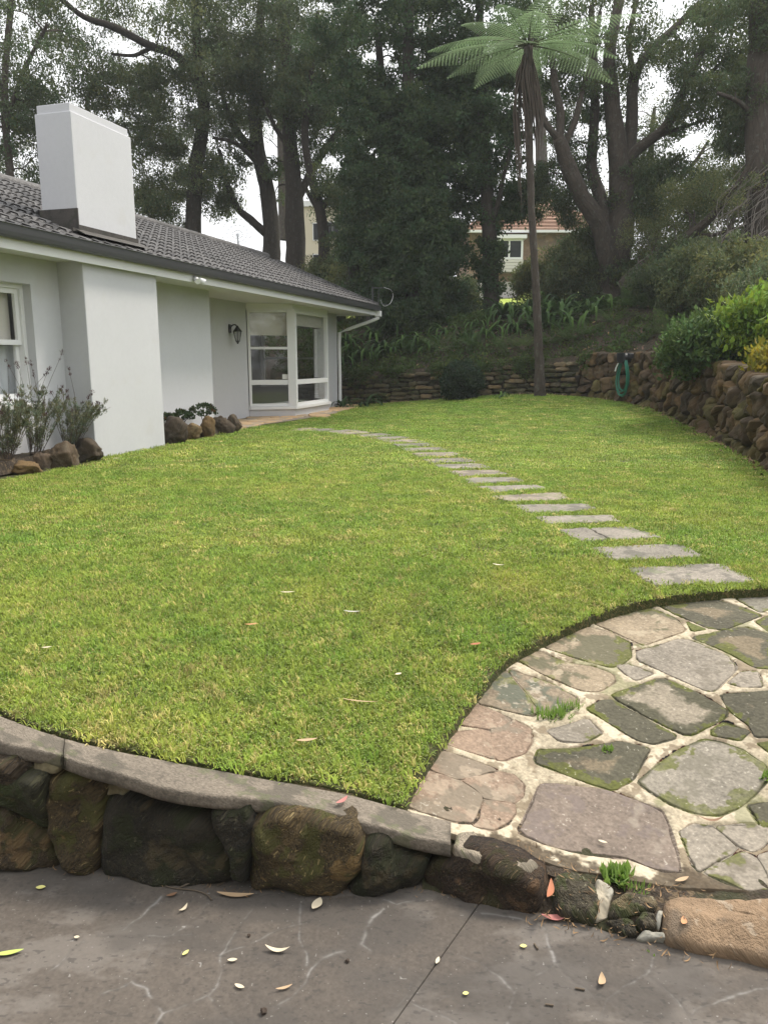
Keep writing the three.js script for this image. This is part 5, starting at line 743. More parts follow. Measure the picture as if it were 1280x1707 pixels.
// far backdrop of garden trees and shrubs between the houses
const BG = [['hazy garden tree beyond the roof ridge', 150, 250, 40, 190, 110, 100], ['hazy garden tree behind the pair of tall trunks', 470, 120, 42, 140, 130, 70], ['far tree filling the gap over the ivy tree', 720, 140, 44, 160, 170, 110], ['far tree rising above the brick house', 900, 120, 52, 110, 100, 36], ['far pale tree behind the many-stemmed tree', 1090, 290, 40, 150, 110, 90], ['far tree beyond the straight trunk', 1260, 220, 38, 120, 190, 90], ['tree crown behind the near end of the roof', -60, 200, 36, 120, 160, 60]];
THIN = 0.3; BG.forEach(([label, px, py, d, rx, ry, n], i) => tree({ name: 'garden_tree', label, group: 'distant garden trees', seed: 200 + i, bark: M.bark, sprigGeo: SPRIG.broad, leaf: i % 2 ? LEAF.mid : LEAF.olive, tint: tintGreen(0.6), limbs: [[[px + 5, py + ry + 150, 20, d], [px, py + ry * 0.5, 15, d], [px - 6, py - ry * 0.3, 9, d], [px, py - ry, 5, d]], [[px, py + ry * 0.4, 9, d], [px + rx * 0.4, py - ry * 0.1, 6, d + 1], [px + rx * 0.6, py - ry * 0.5, 4, d + 1]]], blobs: [blob(px, py, d, rx, ry, 3, n, 34, 0.95)] }));
THIN = 1;
// ---------------------------------------------------------------- shrubs
function shrub(name, label, c, rad, { leaf = LEAF.mid, geo = SPRIG.shrub, n = 40, per = 26, cr = 0.2, tint = tintGreen(0.6), group, seed = 1, stems = 6, flat = 0.8, kind = 'shrub', barkM = M.barkDark } = {}) {
  const T = thing(name, label, kind, group); T.position.copy(c); const r = rng(seed), s = [], cl = []; fillBlob(r, { c: V(0, rad[1] * 1.02, 0), r: rad, clumps: n, per, cr, flat, core: 0.3 }, s, cl);
  const st = []; for (let i = 0; i < stems; i++) { const a = i / stems * 6.283 + r(), q = V(Math.cos(a) * rad[0] * 0.55, rad[1] * (1 + 0.5 * r()), Math.sin(a) * rad[2] * 0.55); st.push(tube([V(Math.cos(a) * 0.04, -0.06, Math.sin(a) * 0.04), q.clone().multiplyScalar(0.5).add(V(0, 0.1 * rad[1], 0)), q], [0.018, 0.013, 0.006], { seg: 5, per: 3 })); }
  part('stems', merge(st), barkM, T); cloud('foliage', geo, leaf, s.filter(([p]) => p.y > 0.02), T, tint); return T;
}
const bankAt = (px, depth) => { const p = at(px, 560, depth); return V(p.x, bankY(p.x, p.z), p.z); };
shrub('hedge_shrub', 'glossy mid-green shrub spilling over the top of the rubble wall', bankAt(1200, 13.2).add(V(0.15, -0.32, 0)), [1.0, 0.52, 0.85], { n: 130, per: 26, cr: 0.24, leaf: leafMat(0.085, 0.145, 0.045), geo: SPRIG.hedge, seed: 301, stems: 9 });
shrub('hedge_shrub', 'bright lime-green shrub beside the glossy one above the wall', bankAt(1268, 12.4).add(V(0.2, -0.22, 0)), [0.75, 0.62, 0.7], { n: 100, per: 24, cr: 0.22, leaf: LEAF.bright, geo: SPRIG.hedge, seed: 302, stems: 8 });
shrub('hedge_shrub', 'small yellow-edged plant on the gravel top of the wall', bankAt(1290, 10.2).add(V(0.05, 0, 0)), [0.22, 0.16, 0.22], { n: 16, per: 10, cr: 0.12, leaf: leafMat(0.30, 0.27, 0.04, 0.35), geo: SPRIG.hedge, seed: 303, stems: 5 });
shrub('camellia_shrub', 'dark round shrub growing against the dry stone wall', (() => { const p = onLawn(768, 667); p.y = lawnY(p.x, p.z); return p; })(), [0.40, 0.44, 0.36], { n: 70, per: 22, cr: 0.16, leaf: leafMat(0.028, 0.05, 0.026), geo: SPRIG.shrub, seed: 304 });
const UNDER = [[1120, 19.5, 1.0, 0.7, 'low dark bush under the leaning bough'], [1175, 18.2, 1.1, 0.75, 'spreading dark bush below the hanging twigs'], [1235, 17, 1.0, 0.8, 'tall dark bush behind the lime-green shrub'], [1080, 22.5, 1.0, 0.6, 'loose green bush at the foot of the many-stemmed tree'], [960, 23.5, 1.1, 0.75, 'sparse bush in front of the brick wall'], [900, 25, 0.9, 0.7, 'feathery bush beneath the white bay of the brick house'], [755, 26, 0.9, 0.6, 'sunlit bush beside the ivy tree'], [600, 24.5, 0.9, 1.0, 'shady bush behind the roof corner'], [560, 25.5, 1.0, 1.1, 'leafy bush at the end of the roof'], [1010, 26, 1.3, 1.0, 'bush behind the big tree base'], [1290, 15.5, 0.9, 0.7, 'bush at the far side of the lime-green shrub'], [1150, 24, 1.2, 0.9, 'deep green thicket bush behind the leaning bough'], [1230, 23, 1.2, 0.9, 'thicket bush behind the straight trunk'], [640, 27, 1.1, 1.2, 'bush behind the ivy tree'], [520, 28, 1.0, 0.9, 'bush below the cream building']];
UNDER.forEach(([px, d, w, h, label], i) => shrub('garden_bush', label, bankAt(px, d), [w, h, w * 0.8], { n: 46, per: 22, cr: 0.34, geo: SPRIG.broad, leaf: [LEAF.dark, LEAF.mid, LEAF.olive][i % 3], seed: 320 + i, group: 'bushes on the bank', kind: 'bush' }));
// ---------------------------------------------------------------- strap-leaved plants along the bank
const strapGeos = [0.75, 0.9, 1.1, 0.6].map((L, k) => { const n = 9, pos = [], idx = [], rise = [0.75, 0.95, 0.6, 1.1][k]; let x = 0, y = 0, a = rise; for (let i = 0; i <= n; i++) { const t = i / n, w = 0.036 * (t < 0.1 ? 0.6 + 4 * t : 1) * Math.pow(1 - t, 0.45) + 0.002; pos.push(x, y, -w, x, y - 0.35 * w, 0, x, y, w); x += Math.cos(a) * L / n; y += Math.sin(a) * L / n; a -= (0.2 + 0.32 * t) * (1 + 0.15 * k) * 1.0; } for (let i = 0; i < n; i++) for (const j of [0, 1]) { const p = i * 3 + j; idx.push(p, p + 3, p + 1, p + 1, p + 3, p + 4); } return geoFrom(pos, idx); });
const strapMats = [leafMat(0.06, 0.115, 0.03, 0.3), leafMat(0.085, 0.15, 0.035, 0.3), leafMat(0.045, 0.085, 0.026, 0.3)]; strapMats.forEach((m) => { m.roughness = 0.9; });
{
  const r = rng(71), plant = (p, k, n, label, group, s = 1) => { const T = thing('strap_leaf_plant', label, 'plant', group); T.position.copy(p); for (let i = 0; i < n; i++) { const m = part('leaf', strapGeos[Math.floor(r() * 4)], strapMats[(k + (r() < 0.3 ? 1 : 0)) % 3], T); m.rotation.set((r() - 0.5) * 0.5, i / n * 6.283 + r() * 0.6, (r() - 0.3) * 0.55); m.scale.setScalar(s * (0.75 + 0.5 * r())); } };
  const g = 'strap-leaved plants crowning the bank', lab = 'dark green strap-leaved plant arching from the top of the bank';
  const row = [[715, 20.7], [742, 21.2], [770, 20.6], [792, 21], [812, 20.4], [838, 21], [858, 20.4], [880, 20.9], [905, 20.2], [925, 20.6], [945, 20], [965, 20.5], [985, 19.9], [1003, 20.3], [755, 21.9], [830, 22], [890, 21.8], [935, 21.5], [975, 21.4], [1015, 21]];
  row.forEach(([px, d], i) => plant(bankAt(px, d + 0.35).add(V(0, -0.03, 0)), i, 22 + (i * 7) % 13, lab, g, (px < 800 ? 0.7 : 0.85) + 0.5 * r() * (px < 800 ? 0.4 : 1.1)));
  const g2 = 'shaded strap-leaved plants beside the house', lab2 = 'shaded strap-leaved plant drooping over the wall beside the house';
  [[565, 21.4], [590, 21.7], [612, 21.5], [635, 21.6], [655, 21.2], [676, 21.4], [698, 21.0], [578, 22.3], [622, 22.3], [664, 22.2]].forEach(([px, d], i) => plant(bankAt(px, d + 0.4).add(V(0, 0.0, 0)), i + 2, 26, lab2, g2, 1.05));
  plant(bankAt(1132, 15.2), 1, 13, 'lone strap-leaved clump on the rim of the rubble wall', null, 0.6);
  plant(bankAt(1150, 17.2), 0, 16, 'arching strap-leaved clump below the leaning bough', null, 1.0); plant(bankAt(1195, 16.6), 2, 16, 'strap-leaved clump behind the glossy wall shrub', null, 1.1);
  const p = onLawn(835, 664); plant(V(p.x, lawnY(p.x, p.z), p.z), 1, 9, 'small grassy tuft at the foot of the dry stone wall', null, 0.55);
  const p2 = onLawn(610, 678); plant(V(p2.x, lawnY(p2.x, p2.z), p2.z), 2, 16, 'dark strap-leaved clump at the end of the sandstone paving', null, 0.95); const p3 = onLawn(572, 680); plant(V(p3.x, lawnY(p3.x, p3.z), p3.z), 2, 16, 'dark strap-leaved clump against the house corner', null, 1.0);
}
// ---------------------------------------------------------------- tree fern
let fernKinds;
{
  const base = onLawn(900, 661), D = -base.z, T = thing('tree_fern', 'tall tree fern with a slim trunk and feathery umbrella of fronds', 'tree fern'); base.y = lawnY(base.x, base.z) - 0.05;
  const P = [base, at(898, 600, D), at(893, 480, D), at(886, 360, D), at(882, 250, D), at(880, 150, D), at(880, 78, D)], R = [0.15, 0.105, 0.088, 0.078, 0.085, 0.11, 0.10];
  part('trunk', tube(P, R, { seg: 12, per: 8, rough: 0.2, seed: 4 }), M.bark, T);
  const top = P[6], r = rng(17), fm = leafMat(0.25, 0.35, 0.18, 0.5), fm2 = leafMat(0.20, 0.30, 0.14, 0.5), rm = std({ color: lin(0.09, 0.10, 0.05) });
  const frond = (L, w, rise, droop) => { // along +x
    const n = 30, c = []; let x = 0, y = 0, a = rise; for (let i = 0; i <= n; i++) { c.push([x, y, a]); x += Math.cos(a) * L / n; y += Math.sin(a) * L / n; a -= droop / n * (0.6 + 0.9 * i / n); }
    const pos = [], idx = []; const tri = (A, B, C) => { const k = pos.length / 3; pos.push(...A, ...B, ...C); idx.push(k, k + 1, k + 2); };
    for (let i = 4; i < n; i++) { const t = i / n, pl = w * Math.sin(Math.PI * Math.pow(t, 0.62)) * (1 - 0.15 * t) + 0.03, [px, py, pa] = c[i];
      for (const sd of [-1, 1]) { const dx = Math.cos(pa) * 0.42, dy = Math.sin(pa) * 0.42 - 0.16, dz = sd * 0.9, m = 13; for (let k = 0; k < m; k++) { const q = k / m, qx = px + dx * pl * q, qy = py + dy * pl * q - 0.12 * pl * q * q, qz = dz * pl * q, s = L * 0.016 * (1 - 0.7 * q) + 0.011, e = pl / m * 0.5; for (const s2 of [-1, 1]) tri([qx - e * 0.4 * dx, qy, qz - e * 0.4 * dz], [qx + e * dx, qy - 0.004, qz + e * dz], [qx + e * 0.5 * dx + s2 * s, qy - 0.008 + s2 * s * Math.tan(pa) * 0.5, qz + e * 0.6 * dz]); } } }
    return [geoFrom(pos, idx), tube(c.filter((_, i) => i % 4 === 0).map(([X, Y]) => V(X, Y, 0)), [0.022, 0.018, 0.014, 0.011, 0.009, 0.007, 0.005, 0.004, 0.002], { seg: 5, per: 3 })];
  };
  const kinds = [frond(2.6, 0.62, 0.34, 0.55), frond(2.5, 0.6, 0.2, 0.6), frond(2.6, 0.62, 0.48, 0.75), frond(2.4, 0.58, 0.02, 0.55)];
  fernKinds = kinds; const N = 18; for (let i = 0; i < N; i++) { const k = i % 4, [fg, rg] = kinds[k], f = part('frond', fg, i % 3 ? fm : fm2, T); part('rachis', rg, rm, f); f.position.copy(top).add(V(0, 0.03, 0)); f.rotation.set(0, i / N * 6.283 * 1 + (r() - 0.5) * 0.5 + 0.2, (r() - 0.55) * 0.34); f.scale.setScalar(0.66 + 0.4 * r()); }
  const dead = []; for (let k = 0; k < 34; k++) { const a = r() * 6.283, q = 0.06 + 0.13 * r(), t = r(), p = top.clone(); const s = p.clone().add(V(Math.cos(a) * 0.1, -0.15 - 0.5 * t, Math.sin(a) * 0.1)), L = 1.0 + 1.9 * r(); dead.push(tube([s, s.clone().add(V(Math.cos(a) * q, -0.3 * L, Math.sin(a) * q)), s.clone().add(V(Math.cos(a) * q * 1.1 + 0.1, -0.7 * L, Math.sin(a) * q)), s.clone().add(V(Math.cos(a) * q * 0.8 + 0.14, -L, Math.sin(a) * q * 0.8))], [0.014, 0.018, 0.014, 0.004], { seg: 4, per: 4, rough: 0.4, seed: k })); }
  const sk = part('dead_frond_skirt', merge(dead), std({ color: lin(0.075, 0.058, 0.046), roughness: 1 }), T); sk.userData.label = 'brown skirt of dead fronds hanging under the crown'; sk.userData.kind = 'stuff';
}
{ // small ferns on the face of the bank
  const r = rng(44), fm = [leafMat(0.08, 0.14, 0.04, 0.4), leafMat(0.11, 0.17, 0.05, 0.4)];
  [[842, 20.0, 'fern'], [872, 19.9, 'fern'], [915, 19.7, 'fern'], [950, 19.5, 'fern'], [980, 19.3, 'fern'], [735, 20.8, 'fern'], [790, 20.4, 'fern'], [1018, 19.4, 'fern'], [1050, 19.6, 'fern'], [1085, 19.2, 'fern'], [1165, 16.4, 'fern'], [1110, 17.6, 'fern'], [690, 21.2, 'fern']].forEach(([px, d], k) => { const T = thing('bank_fern', 'small arching fern growing on the face of the bank', 'fern', 'ferns on the face of the bank'); T.position.copy(bankAt(px, d)); const n = 8 + (k % 4); for (let i = 0; i < n; i++) { const f = part('frond', fernKinds[(i + k) % 4][0], fm[k % 2], T); f.rotation.set(0, i / n * 6.283 + r() * 0.5, 0.15 + 0.5 * r()); f.scale.setScalar(0.24 + 0.14 * r()); } });
}
// ---------------------------------------------------------------- garden hose
{
  const w = nearWall(4.9, -17.9), c = at(1041, 612, 17.3), H = thing('garden_hose', 'coiled green garden hose hung on a black holder on the stone wall', 'garden hose'); let best = null; for (let s = sCorner - 3; s < sCorner + 3; s += 0.05) { const q = wallMap(s, 1.4, 0.2), v = q.clone().sub(EYE), zc = -v.z * CP - v.y * SP, px = 640 + FOC * v.x / zc; if (!best || Math.abs(px - 1041) < best[0]) best = [Math.abs(px - 1041), s]; }
  const q = wallFrame(best[1]), o = wallMap(best[1], 1.72, 0.16); H.position.copy(o); H.rotation.y = Math.atan2(-q.ox, -q.oz);
  const green = std({ color: lin(0.02, 0.16, 0.10), roughness: 0.4 }), r = rng(4);
  for (let k = 0; k < 6; k++) { const pts = [], wx = 0.15 + 0.035 * r(), hy = 0.34 + 0.09 * r(), zz = 0.06 + k * 0.014, ox = (r() - 0.5) * 0.06; for (let i = 0; i <= 20; i++) { const a = i / 20 * 6.283; pts.push(V(ox + wx * Math.sin(a) * (1 - 0.15 * Math.cos(a)), -hy + hy * Math.cos(a), zz + 0.02 * Math.sin(a * 2))); } part('coil', tube(pts, [0.011, 0.011, 0.011], { seg: 7, per: 2, cap: false }), green, H); }
  part('holder', merge([rbox(-0.14, -0.05, -0.06, 0.14, 0.06, 0.06, 0.02), (() => { const g = new THREE.CylinderGeometry(0.11, 0.11, 0.2, 20, 1, false); g.rotateX(Math.PI / 2); g.translate(0, -0.04, 0.08); return g; })(), rbox(-0.15, -0.12, 0.16, 0.15, 0.07, 0.18, 0.02)]), M.black, H);
  part('nozzle', tube([V(-0.1, -0.15, 0.16), V(-0.15, -0.24, 0.17), V(-0.18, -0.32, 0.17)], [0.013, 0.014, 0.018], { seg: 8 }), M.white, H);
}
// ---------------------------------------------------------------- neighbours' houses beyond the trees
{
  const D = 41, pt = (px, py, d = D) => at(px, py, d), N = thing('brick_house', 'brick house with orange tiled roof and white bay window beyond the trees', 'house'), brick = std({ map: rep(tStone, 3), color: lin(0.95, 0.82, 0.75) }), tile = std({ map: rep(tTileFar(), 2.4), roughness: 0.9 });
  const a = pt(780, 520), b = pt(1010, 385), z = -D, y0 = a.y - 1.5, y1 = b.y; part('wall', box(a.x, y0, z - 7, b.x, y1, z), brick, N);
  const ex = a.x - 0.5, fx = b.x + 0.5, ry = y1 + 2.6; part('roof', geoFrom([ex, y1 - 0.05, z + 0.5, fx, y1 - 0.05, z + 0.5, fx - 3.6, ry, z - 3.5, ex + 3.6, ry, z - 3.5, ex, y1 - 0.05, z - 7.5, fx, y1 - 0.05, z - 7.5], [0, 1, 2, 0, 2, 3, 1, 5, 2, 0, 3, 4, 4, 3, 2, 4, 2, 5], [ex, 0, fx, 0, fx - 3.6, 4.8, ex + 3.6, 4.8, ex, 4, fx, 4]), tile, N);
  { const courses = []; for (let k = 0; k < 12; k++) { const t = k / 12; courses.push(box(lerp(ex, ex + 3.6, t), lerp(y1, ry, t) - 0.05, lerp(z + 0.5, z - 3.5, t) - 0.34, lerp(fx, fx - 3.6, t), lerp(y1, ry, t) + 0.06, lerp(z + 0.5, z - 3.5, t))); } const m = part('tile_courses', merge(courses), tile, N); m.userData.kind = 'stuff'; }
  part('gutter', box(ex, y1 - 0.16, z + 0.45, fx, y1 - 0.04, z + 0.58), M.white, N);
  const p0 = pt(826, 398, D - 0.7), p1 = pt(871, 432, D - 0.7), p2 = pt(871, 453, D - 0.7), bx0 = p0.x, bx1 = p1.x, zz = -(D - 0.7);
  const bay = part('bay', box(bx0, p2.y, z, bx1, p1.y, zz - 0.05), M.blind, N);
  for (let k = 0; k < 4; k++) part('weatherboard', box(bx0 - 0.02, lerp(p2.y, p1.y, k / 4), zz - 0.05, bx1 + 0.02, lerp(p2.y, p1.y, (k + 1) / 4) - 0.015, zz + 0.015 * (k % 2) + 0.01), M.blind, bay);
  part('bay_roof', box(bx0 - 0.15, p0.y, z, bx1 + 0.15, p0.y + 0.18, zz + 0.15), M.white, bay);
  const win = part('window', merge([box(bx0, p1.y, zz - 0.06, bx1, p1.y + 0.09, zz), box(bx0, p0.y - 0.1, zz - 0.06, bx1, p0.y, zz), box(bx0, p1.y + 0.09, zz - 0.06, bx0 + 0.1, p0.y - 0.1, zz), box(bx1 - 0.1, p1.y + 0.09, zz - 0.06, bx1, p0.y - 0.1, zz), box(lerp(bx0, bx1, 0.47), p1.y + 0.09, zz - 0.06, lerp(bx0, bx1, 0.47) + 0.08, p0.y - 0.1, zz)]), M.white, N);
  const dark = std({ color: lin(0.03, 0.032, 0.035), roughness: 0.1 }); part('pane', box(bx0 + 0.1, p1.y + 0.09, zz - 0.05, lerp(bx0, bx1, 0.47), p0.y - 0.1, zz - 0.03), dark, win); part('pane', box(lerp(bx0, bx1, 0.47) + 0.08, p1.y + 0.09, zz - 0.05, bx1 - 0.1, p0.y - 0.1, zz - 0.03), dark, win);
  const c0 = pt(935, 415), c1 = pt(985, 450); part('side_window', box(c0.x, c1.y, z, c1.x, c0.y, z + 0.1), M.white, N); part('pane', box(c0.x + 0.15, c1.y + 0.5, z + 0.1, c1.x - 0.15, c0.y - 0.12, z + 0.12), dark, N); part('base_course', box(a.x, y0, z, b.x, pt(780, 470).y, z + 0.06), M.blind, N);
  function tTileFar() { return tex(256, 256, (u, v, c) => { const m = 0.7 + 0.6 * tn(u, v, 32, 3, 0.7); set3(c, 0.30 * m, 0.185 * m, 0.13 * m); }); }
}
{
  const D = 46, N = thing('cream_building', 'tall cream rendered building with small dark windows beyond the roof', 'building'), a = at(498, 520, D), b = at(605, 345, D), cream = std({ color: lin(0.62, 0.56, 0.43), roughness: 0.9 }), dark = std({ color: lin(0.03, 0.03, 0.035), roughness: 0.1 });
  part('wall', box(a.x, a.y - 2, -D - 8, b.x, b.y, -D), cream, N); part('parapet', box(a.x - 0.15, b.y, -D - 8.15, b.x + 0.15, b.y + 0.3, -D + 0.15), M.white, N);
  for (const [x0, x1, y0, y1] of [[523, 534, 373, 400], [546, 553, 371, 396], [555, 565, 371, 396], [523, 534, 425, 450], [550, 563, 425, 450]]) { const p = at(x0, y1, D), q = at(x1, y0, D), w = part('window', box(p.x - 0.05, p.y - 0.05, -D, q.x + 0.05, q.y + 0.05, -D + 0.05), M.white, N); part('pane', box(p.x, p.y, -D + 0.05, q.x, q.y, -D + 0.06), dark, w); }
}
{ // sunny neighbouring lawn above the bank
  const pos = [], uv = [], idx = [], offs = [6.5, 8, 10, 13, 16, 19]; const s1 = sCorner - 1.5, s0 = s1 - 13, S = 40; for (let i = 0; i <= S; i++) { const s = lerp(s0, s1, i / S), q = wallFrame(s); for (const d of offs) { const x = q.x + q.ox * d, z = q.z + q.oz * d; pos.push(x, bankProfile(s, d, q.e) + 0.05 * fbm3(x * 0.9, z * 0.9, 3) + 0.05, z); uv.push(x, z); } }
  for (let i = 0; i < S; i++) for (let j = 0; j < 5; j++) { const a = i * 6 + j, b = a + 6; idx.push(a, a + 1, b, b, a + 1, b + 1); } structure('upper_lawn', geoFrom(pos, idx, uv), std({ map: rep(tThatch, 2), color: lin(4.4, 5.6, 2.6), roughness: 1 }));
}

{ // low dark ground cover over the bank
  const r = rng(66), list = []; for (let i = 0; i < 11000; i++) { const s = r() * wallPath.len, q = wallFrame(s), side = smooth(sCorner - 1, sCorner + 1.5, s), d = side > 0.5 ? 1.2 + 6 * r() : 0.2 + 5 * Math.pow(r(), 1.3), x = q.x + q.ox * d, z = q.z + q.oz * d; if (q.x < -4 || z > -6) continue; if (fbm3(x * 0.7, z * 0.7, 9) + (side > 0.5 ? -0.06 : 0.16) + 0.25 * (r() - 0.5) < 0) continue; list.push([V(x, bankProfile(s, d, q.e) + 0.05 * fbm3(x * 0.9, z * 0.9, 3) + 0.06 * r() + 0.02, z), 0.5 + 0.6 * r()]); }
  for (let i = 0; i < 900; i++) { const s = lerp(sCorner - 9, sCorner - 0.6, r()), q = wallFrame(s), y = q.e - 0.5 * r() * r(); const p = wallMap(s, y, 0.06 + 0.06 * r()); if (fbm3(s * 1.1, 2, 5) + 0.2 * (r() - 0.5) < -0.02) continue; list.push([p, 0.35 + 0.4 * r()]); }
  cloud('ground_cover', SPRIG.ivy, leafMat(0.075, 0.115, 0.035, 0.35), list, scene, tintGreen(0.6));
}
// tall garden trees behind the viewer, across the driveway
[[-9, 7, 'first'], [-3.5, 8.5, 'second'], [2.5, 8, 'third'], [8, 6, 'fourth'], [-12, 1, 'fifth']].forEach(([x, z, o], i) => { THIN = 1; const b = [], c = V(x, 6.2, z); b.push({ c, r: [3.2, 3.8, 2.4], clumps: 120, per: 30, cr: 0.95 }, { c: V(x, 2.4, z), r: [2.9, 2.2, 1.8], clumps: 60, per: 30, cr: 0.8 }); tree({ name: 'driveway_tree', label: 'tall leafy tree across the driveway behind the viewer, ' + o + ' of the row', group: 'trees across the driveway', seed: 500 + i, bark: M.bark, sprigGeo: SPRIG.broad, leaf: LEAF.dark, tint: tintGreen(0.6), limbs: [[{ p: V(x, -0.1, z), r: 0.22 }, { p: V(x + 0.1, 3, z), r: 0.17 }, { p: V(x - 0.1, 6, z), r: 0.11 }, { p: V(x, 9, z), r: 0.05 }]], blobs: b }); });

// ---------------------------------------------------------------- garden beds by the house
function boulderGeo(rx, ry, rz, seed) { const g = new THREE.IcosahedronGeometry(1, 7), p = g.getAttribute('position'), u = g.getAttribute('uv'), r = rng(Math.floor(seed * 971) + 3), pl = []; for (let i = 0; i < 20; i++) { const a = r() * 6.283, y = r() * 2 - 1, h = Math.sqrt(1 - y * y); pl.push([h * Math.cos(a), y, h * Math.sin(a), 0.58 + 0.36 * r()]); } for (let i = 0; i < p.count; i++) { const x = p.getX(i), y = p.getY(i), z = p.getZ(i); let k = 1.05; for (const q of pl) { const c = x * q[0] + y * q[1] + z * q[2]; if (c > 0.05) k = Math.min(k, q[3] / c); } k += 0.16 * fbm3(x * 2.4 + seed, y * 2.4, z * 2.4 + seed * 2, 4) - 0.26 * Math.abs(fbm3(x * 3.4, y * 3.4 + seed, z * 3.4, 4)) + 0.06 * fbm3(x * 11, y * 11, z * 11 + seed, 3); p.setXYZ(i, x * k * rx * 1.28, y * k * ry * 1.28, z * k * rz * 1.28); u.setXY(i, x * rx + seed, y * ry + z * rz + seed); } const q = g.clone(); q.deleteAttribute('normal'); q.computeVertexNormals(); return smoothN(q, seed); }
function smoothN(g) { const p = g.getAttribute('position'), map = new Map(), n = new Float32Array(p.count * 3), key = (i) => Math.round(p.getX(i) * 1e4) + ',' + Math.round(p.getY(i) * 1e4) + ',' + Math.round(p.getZ(i) * 1e4), fn = g.getAttribute('normal'); for (let i = 0; i < p.count; i++) { const k = key(i); let a = map.get(k); if (!a) map.set(k, a = [0, 0, 0]); a[0] += fn.getX(i); a[1] += fn.getY(i); a[2] += fn.getZ(i); } for (let i = 0; i < p.count; i++) { const a = map.get(key(i)), L = Math.hypot(...a) || 1; n[i * 3] = a[0] / L; n[i * 3 + 1] = a[1] / L; n[i * 3 + 2] = a[2] / L; } g.setAttribute('normal', new THREE.BufferAttribute(n, 3)); return g; }
const bedStone = { br: M.stone(0.27, 0.235, 0.19), gd: M.stone(0.46, 0.37, 0.22), pk: M.stone(0.33, 0.29, 0.26), dk: M.stone(0.18, 0.165, 0.145) };
{
  const rocks = (list, T) => list.forEach(([px, py, w, h, m], k) => { const p = onLawn(px, py), s = mpp(Math.hypot(p.z, p.y - EYE.y)) * 1.02, g = boulderGeo(w * s * 0.53, h * s * 0.56, w * s * 0.42, px * 0.13 + k); const q = part('rock', g, bedStone[m], T); q.position.set(p.x, lawnY(p.x, p.z) + h * s * 0.40, p.z - 0.05); q.rotation.y = (k % 3 - 1) * 0.4 + 0.3; });
  const A = thing('rock_edging', 'row of brown rocks edging the bed under the sash window', 'rock edging'); rocks([[-30, 795, 50, 40, 'br'], [6, 790, 36, 40, 'br'], [30, 778, 54, 28, 'dk'], [40, 792, 46, 22, 'gd'], [66, 784, 28, 34, 'pk'], [100, 781, 52, 42, 'br'], [146, 771, 48, 40, 'dk'], [15, 768, 46, 26, 'pk'], [75, 766, 40, 26, 'dk'], [122, 764, 34, 26, 'br'], [-10, 780, 40, 34, 'dk']], A);
  const B = thing('rock_edging', 'short row of rocks edging the small bed beside the chimney breast', 'rock edging'); rocks([[288, 741, 44, 40, 'dk'], [320, 734, 28, 30, 'gd'], [347, 730, 22, 32, 'gd'], [370, 724, 30, 30, 'dk'], [390, 721, 26, 26, 'br']], B);
  const soil = (u0, u1, v0, v1, y, name) => { const n = 16, pos = [], uv = [], idx = []; for (let i = 0; i <= n; i++) for (let j = 0; j <= 6; j++) { const p = hw(lerp(u0, u1, i / n), lerp(v0, v1, j / 6)); pos.push(p.x, y + 0.04 * fbm3(p.x * 5, p.z * 5, 2) - (j === 6 ? 0.12 : 0), p.z); uv.push(p.x, p.z); } for (let i = 0; i < n; i++) for (let j = 0; j < 6; j++) { const a = i * 7 + j, b = a + 7; idx.push(a, b, a + 1, b, b + 1, a + 1); } structure('garden_bed', geoFrom(pos, idx, uv), M.soil); };
  soil(-4, -0.05, -0.36, 0.06, 0.58); soil(1.52, 3.9, -0.56, -0.14, 0.56);
}
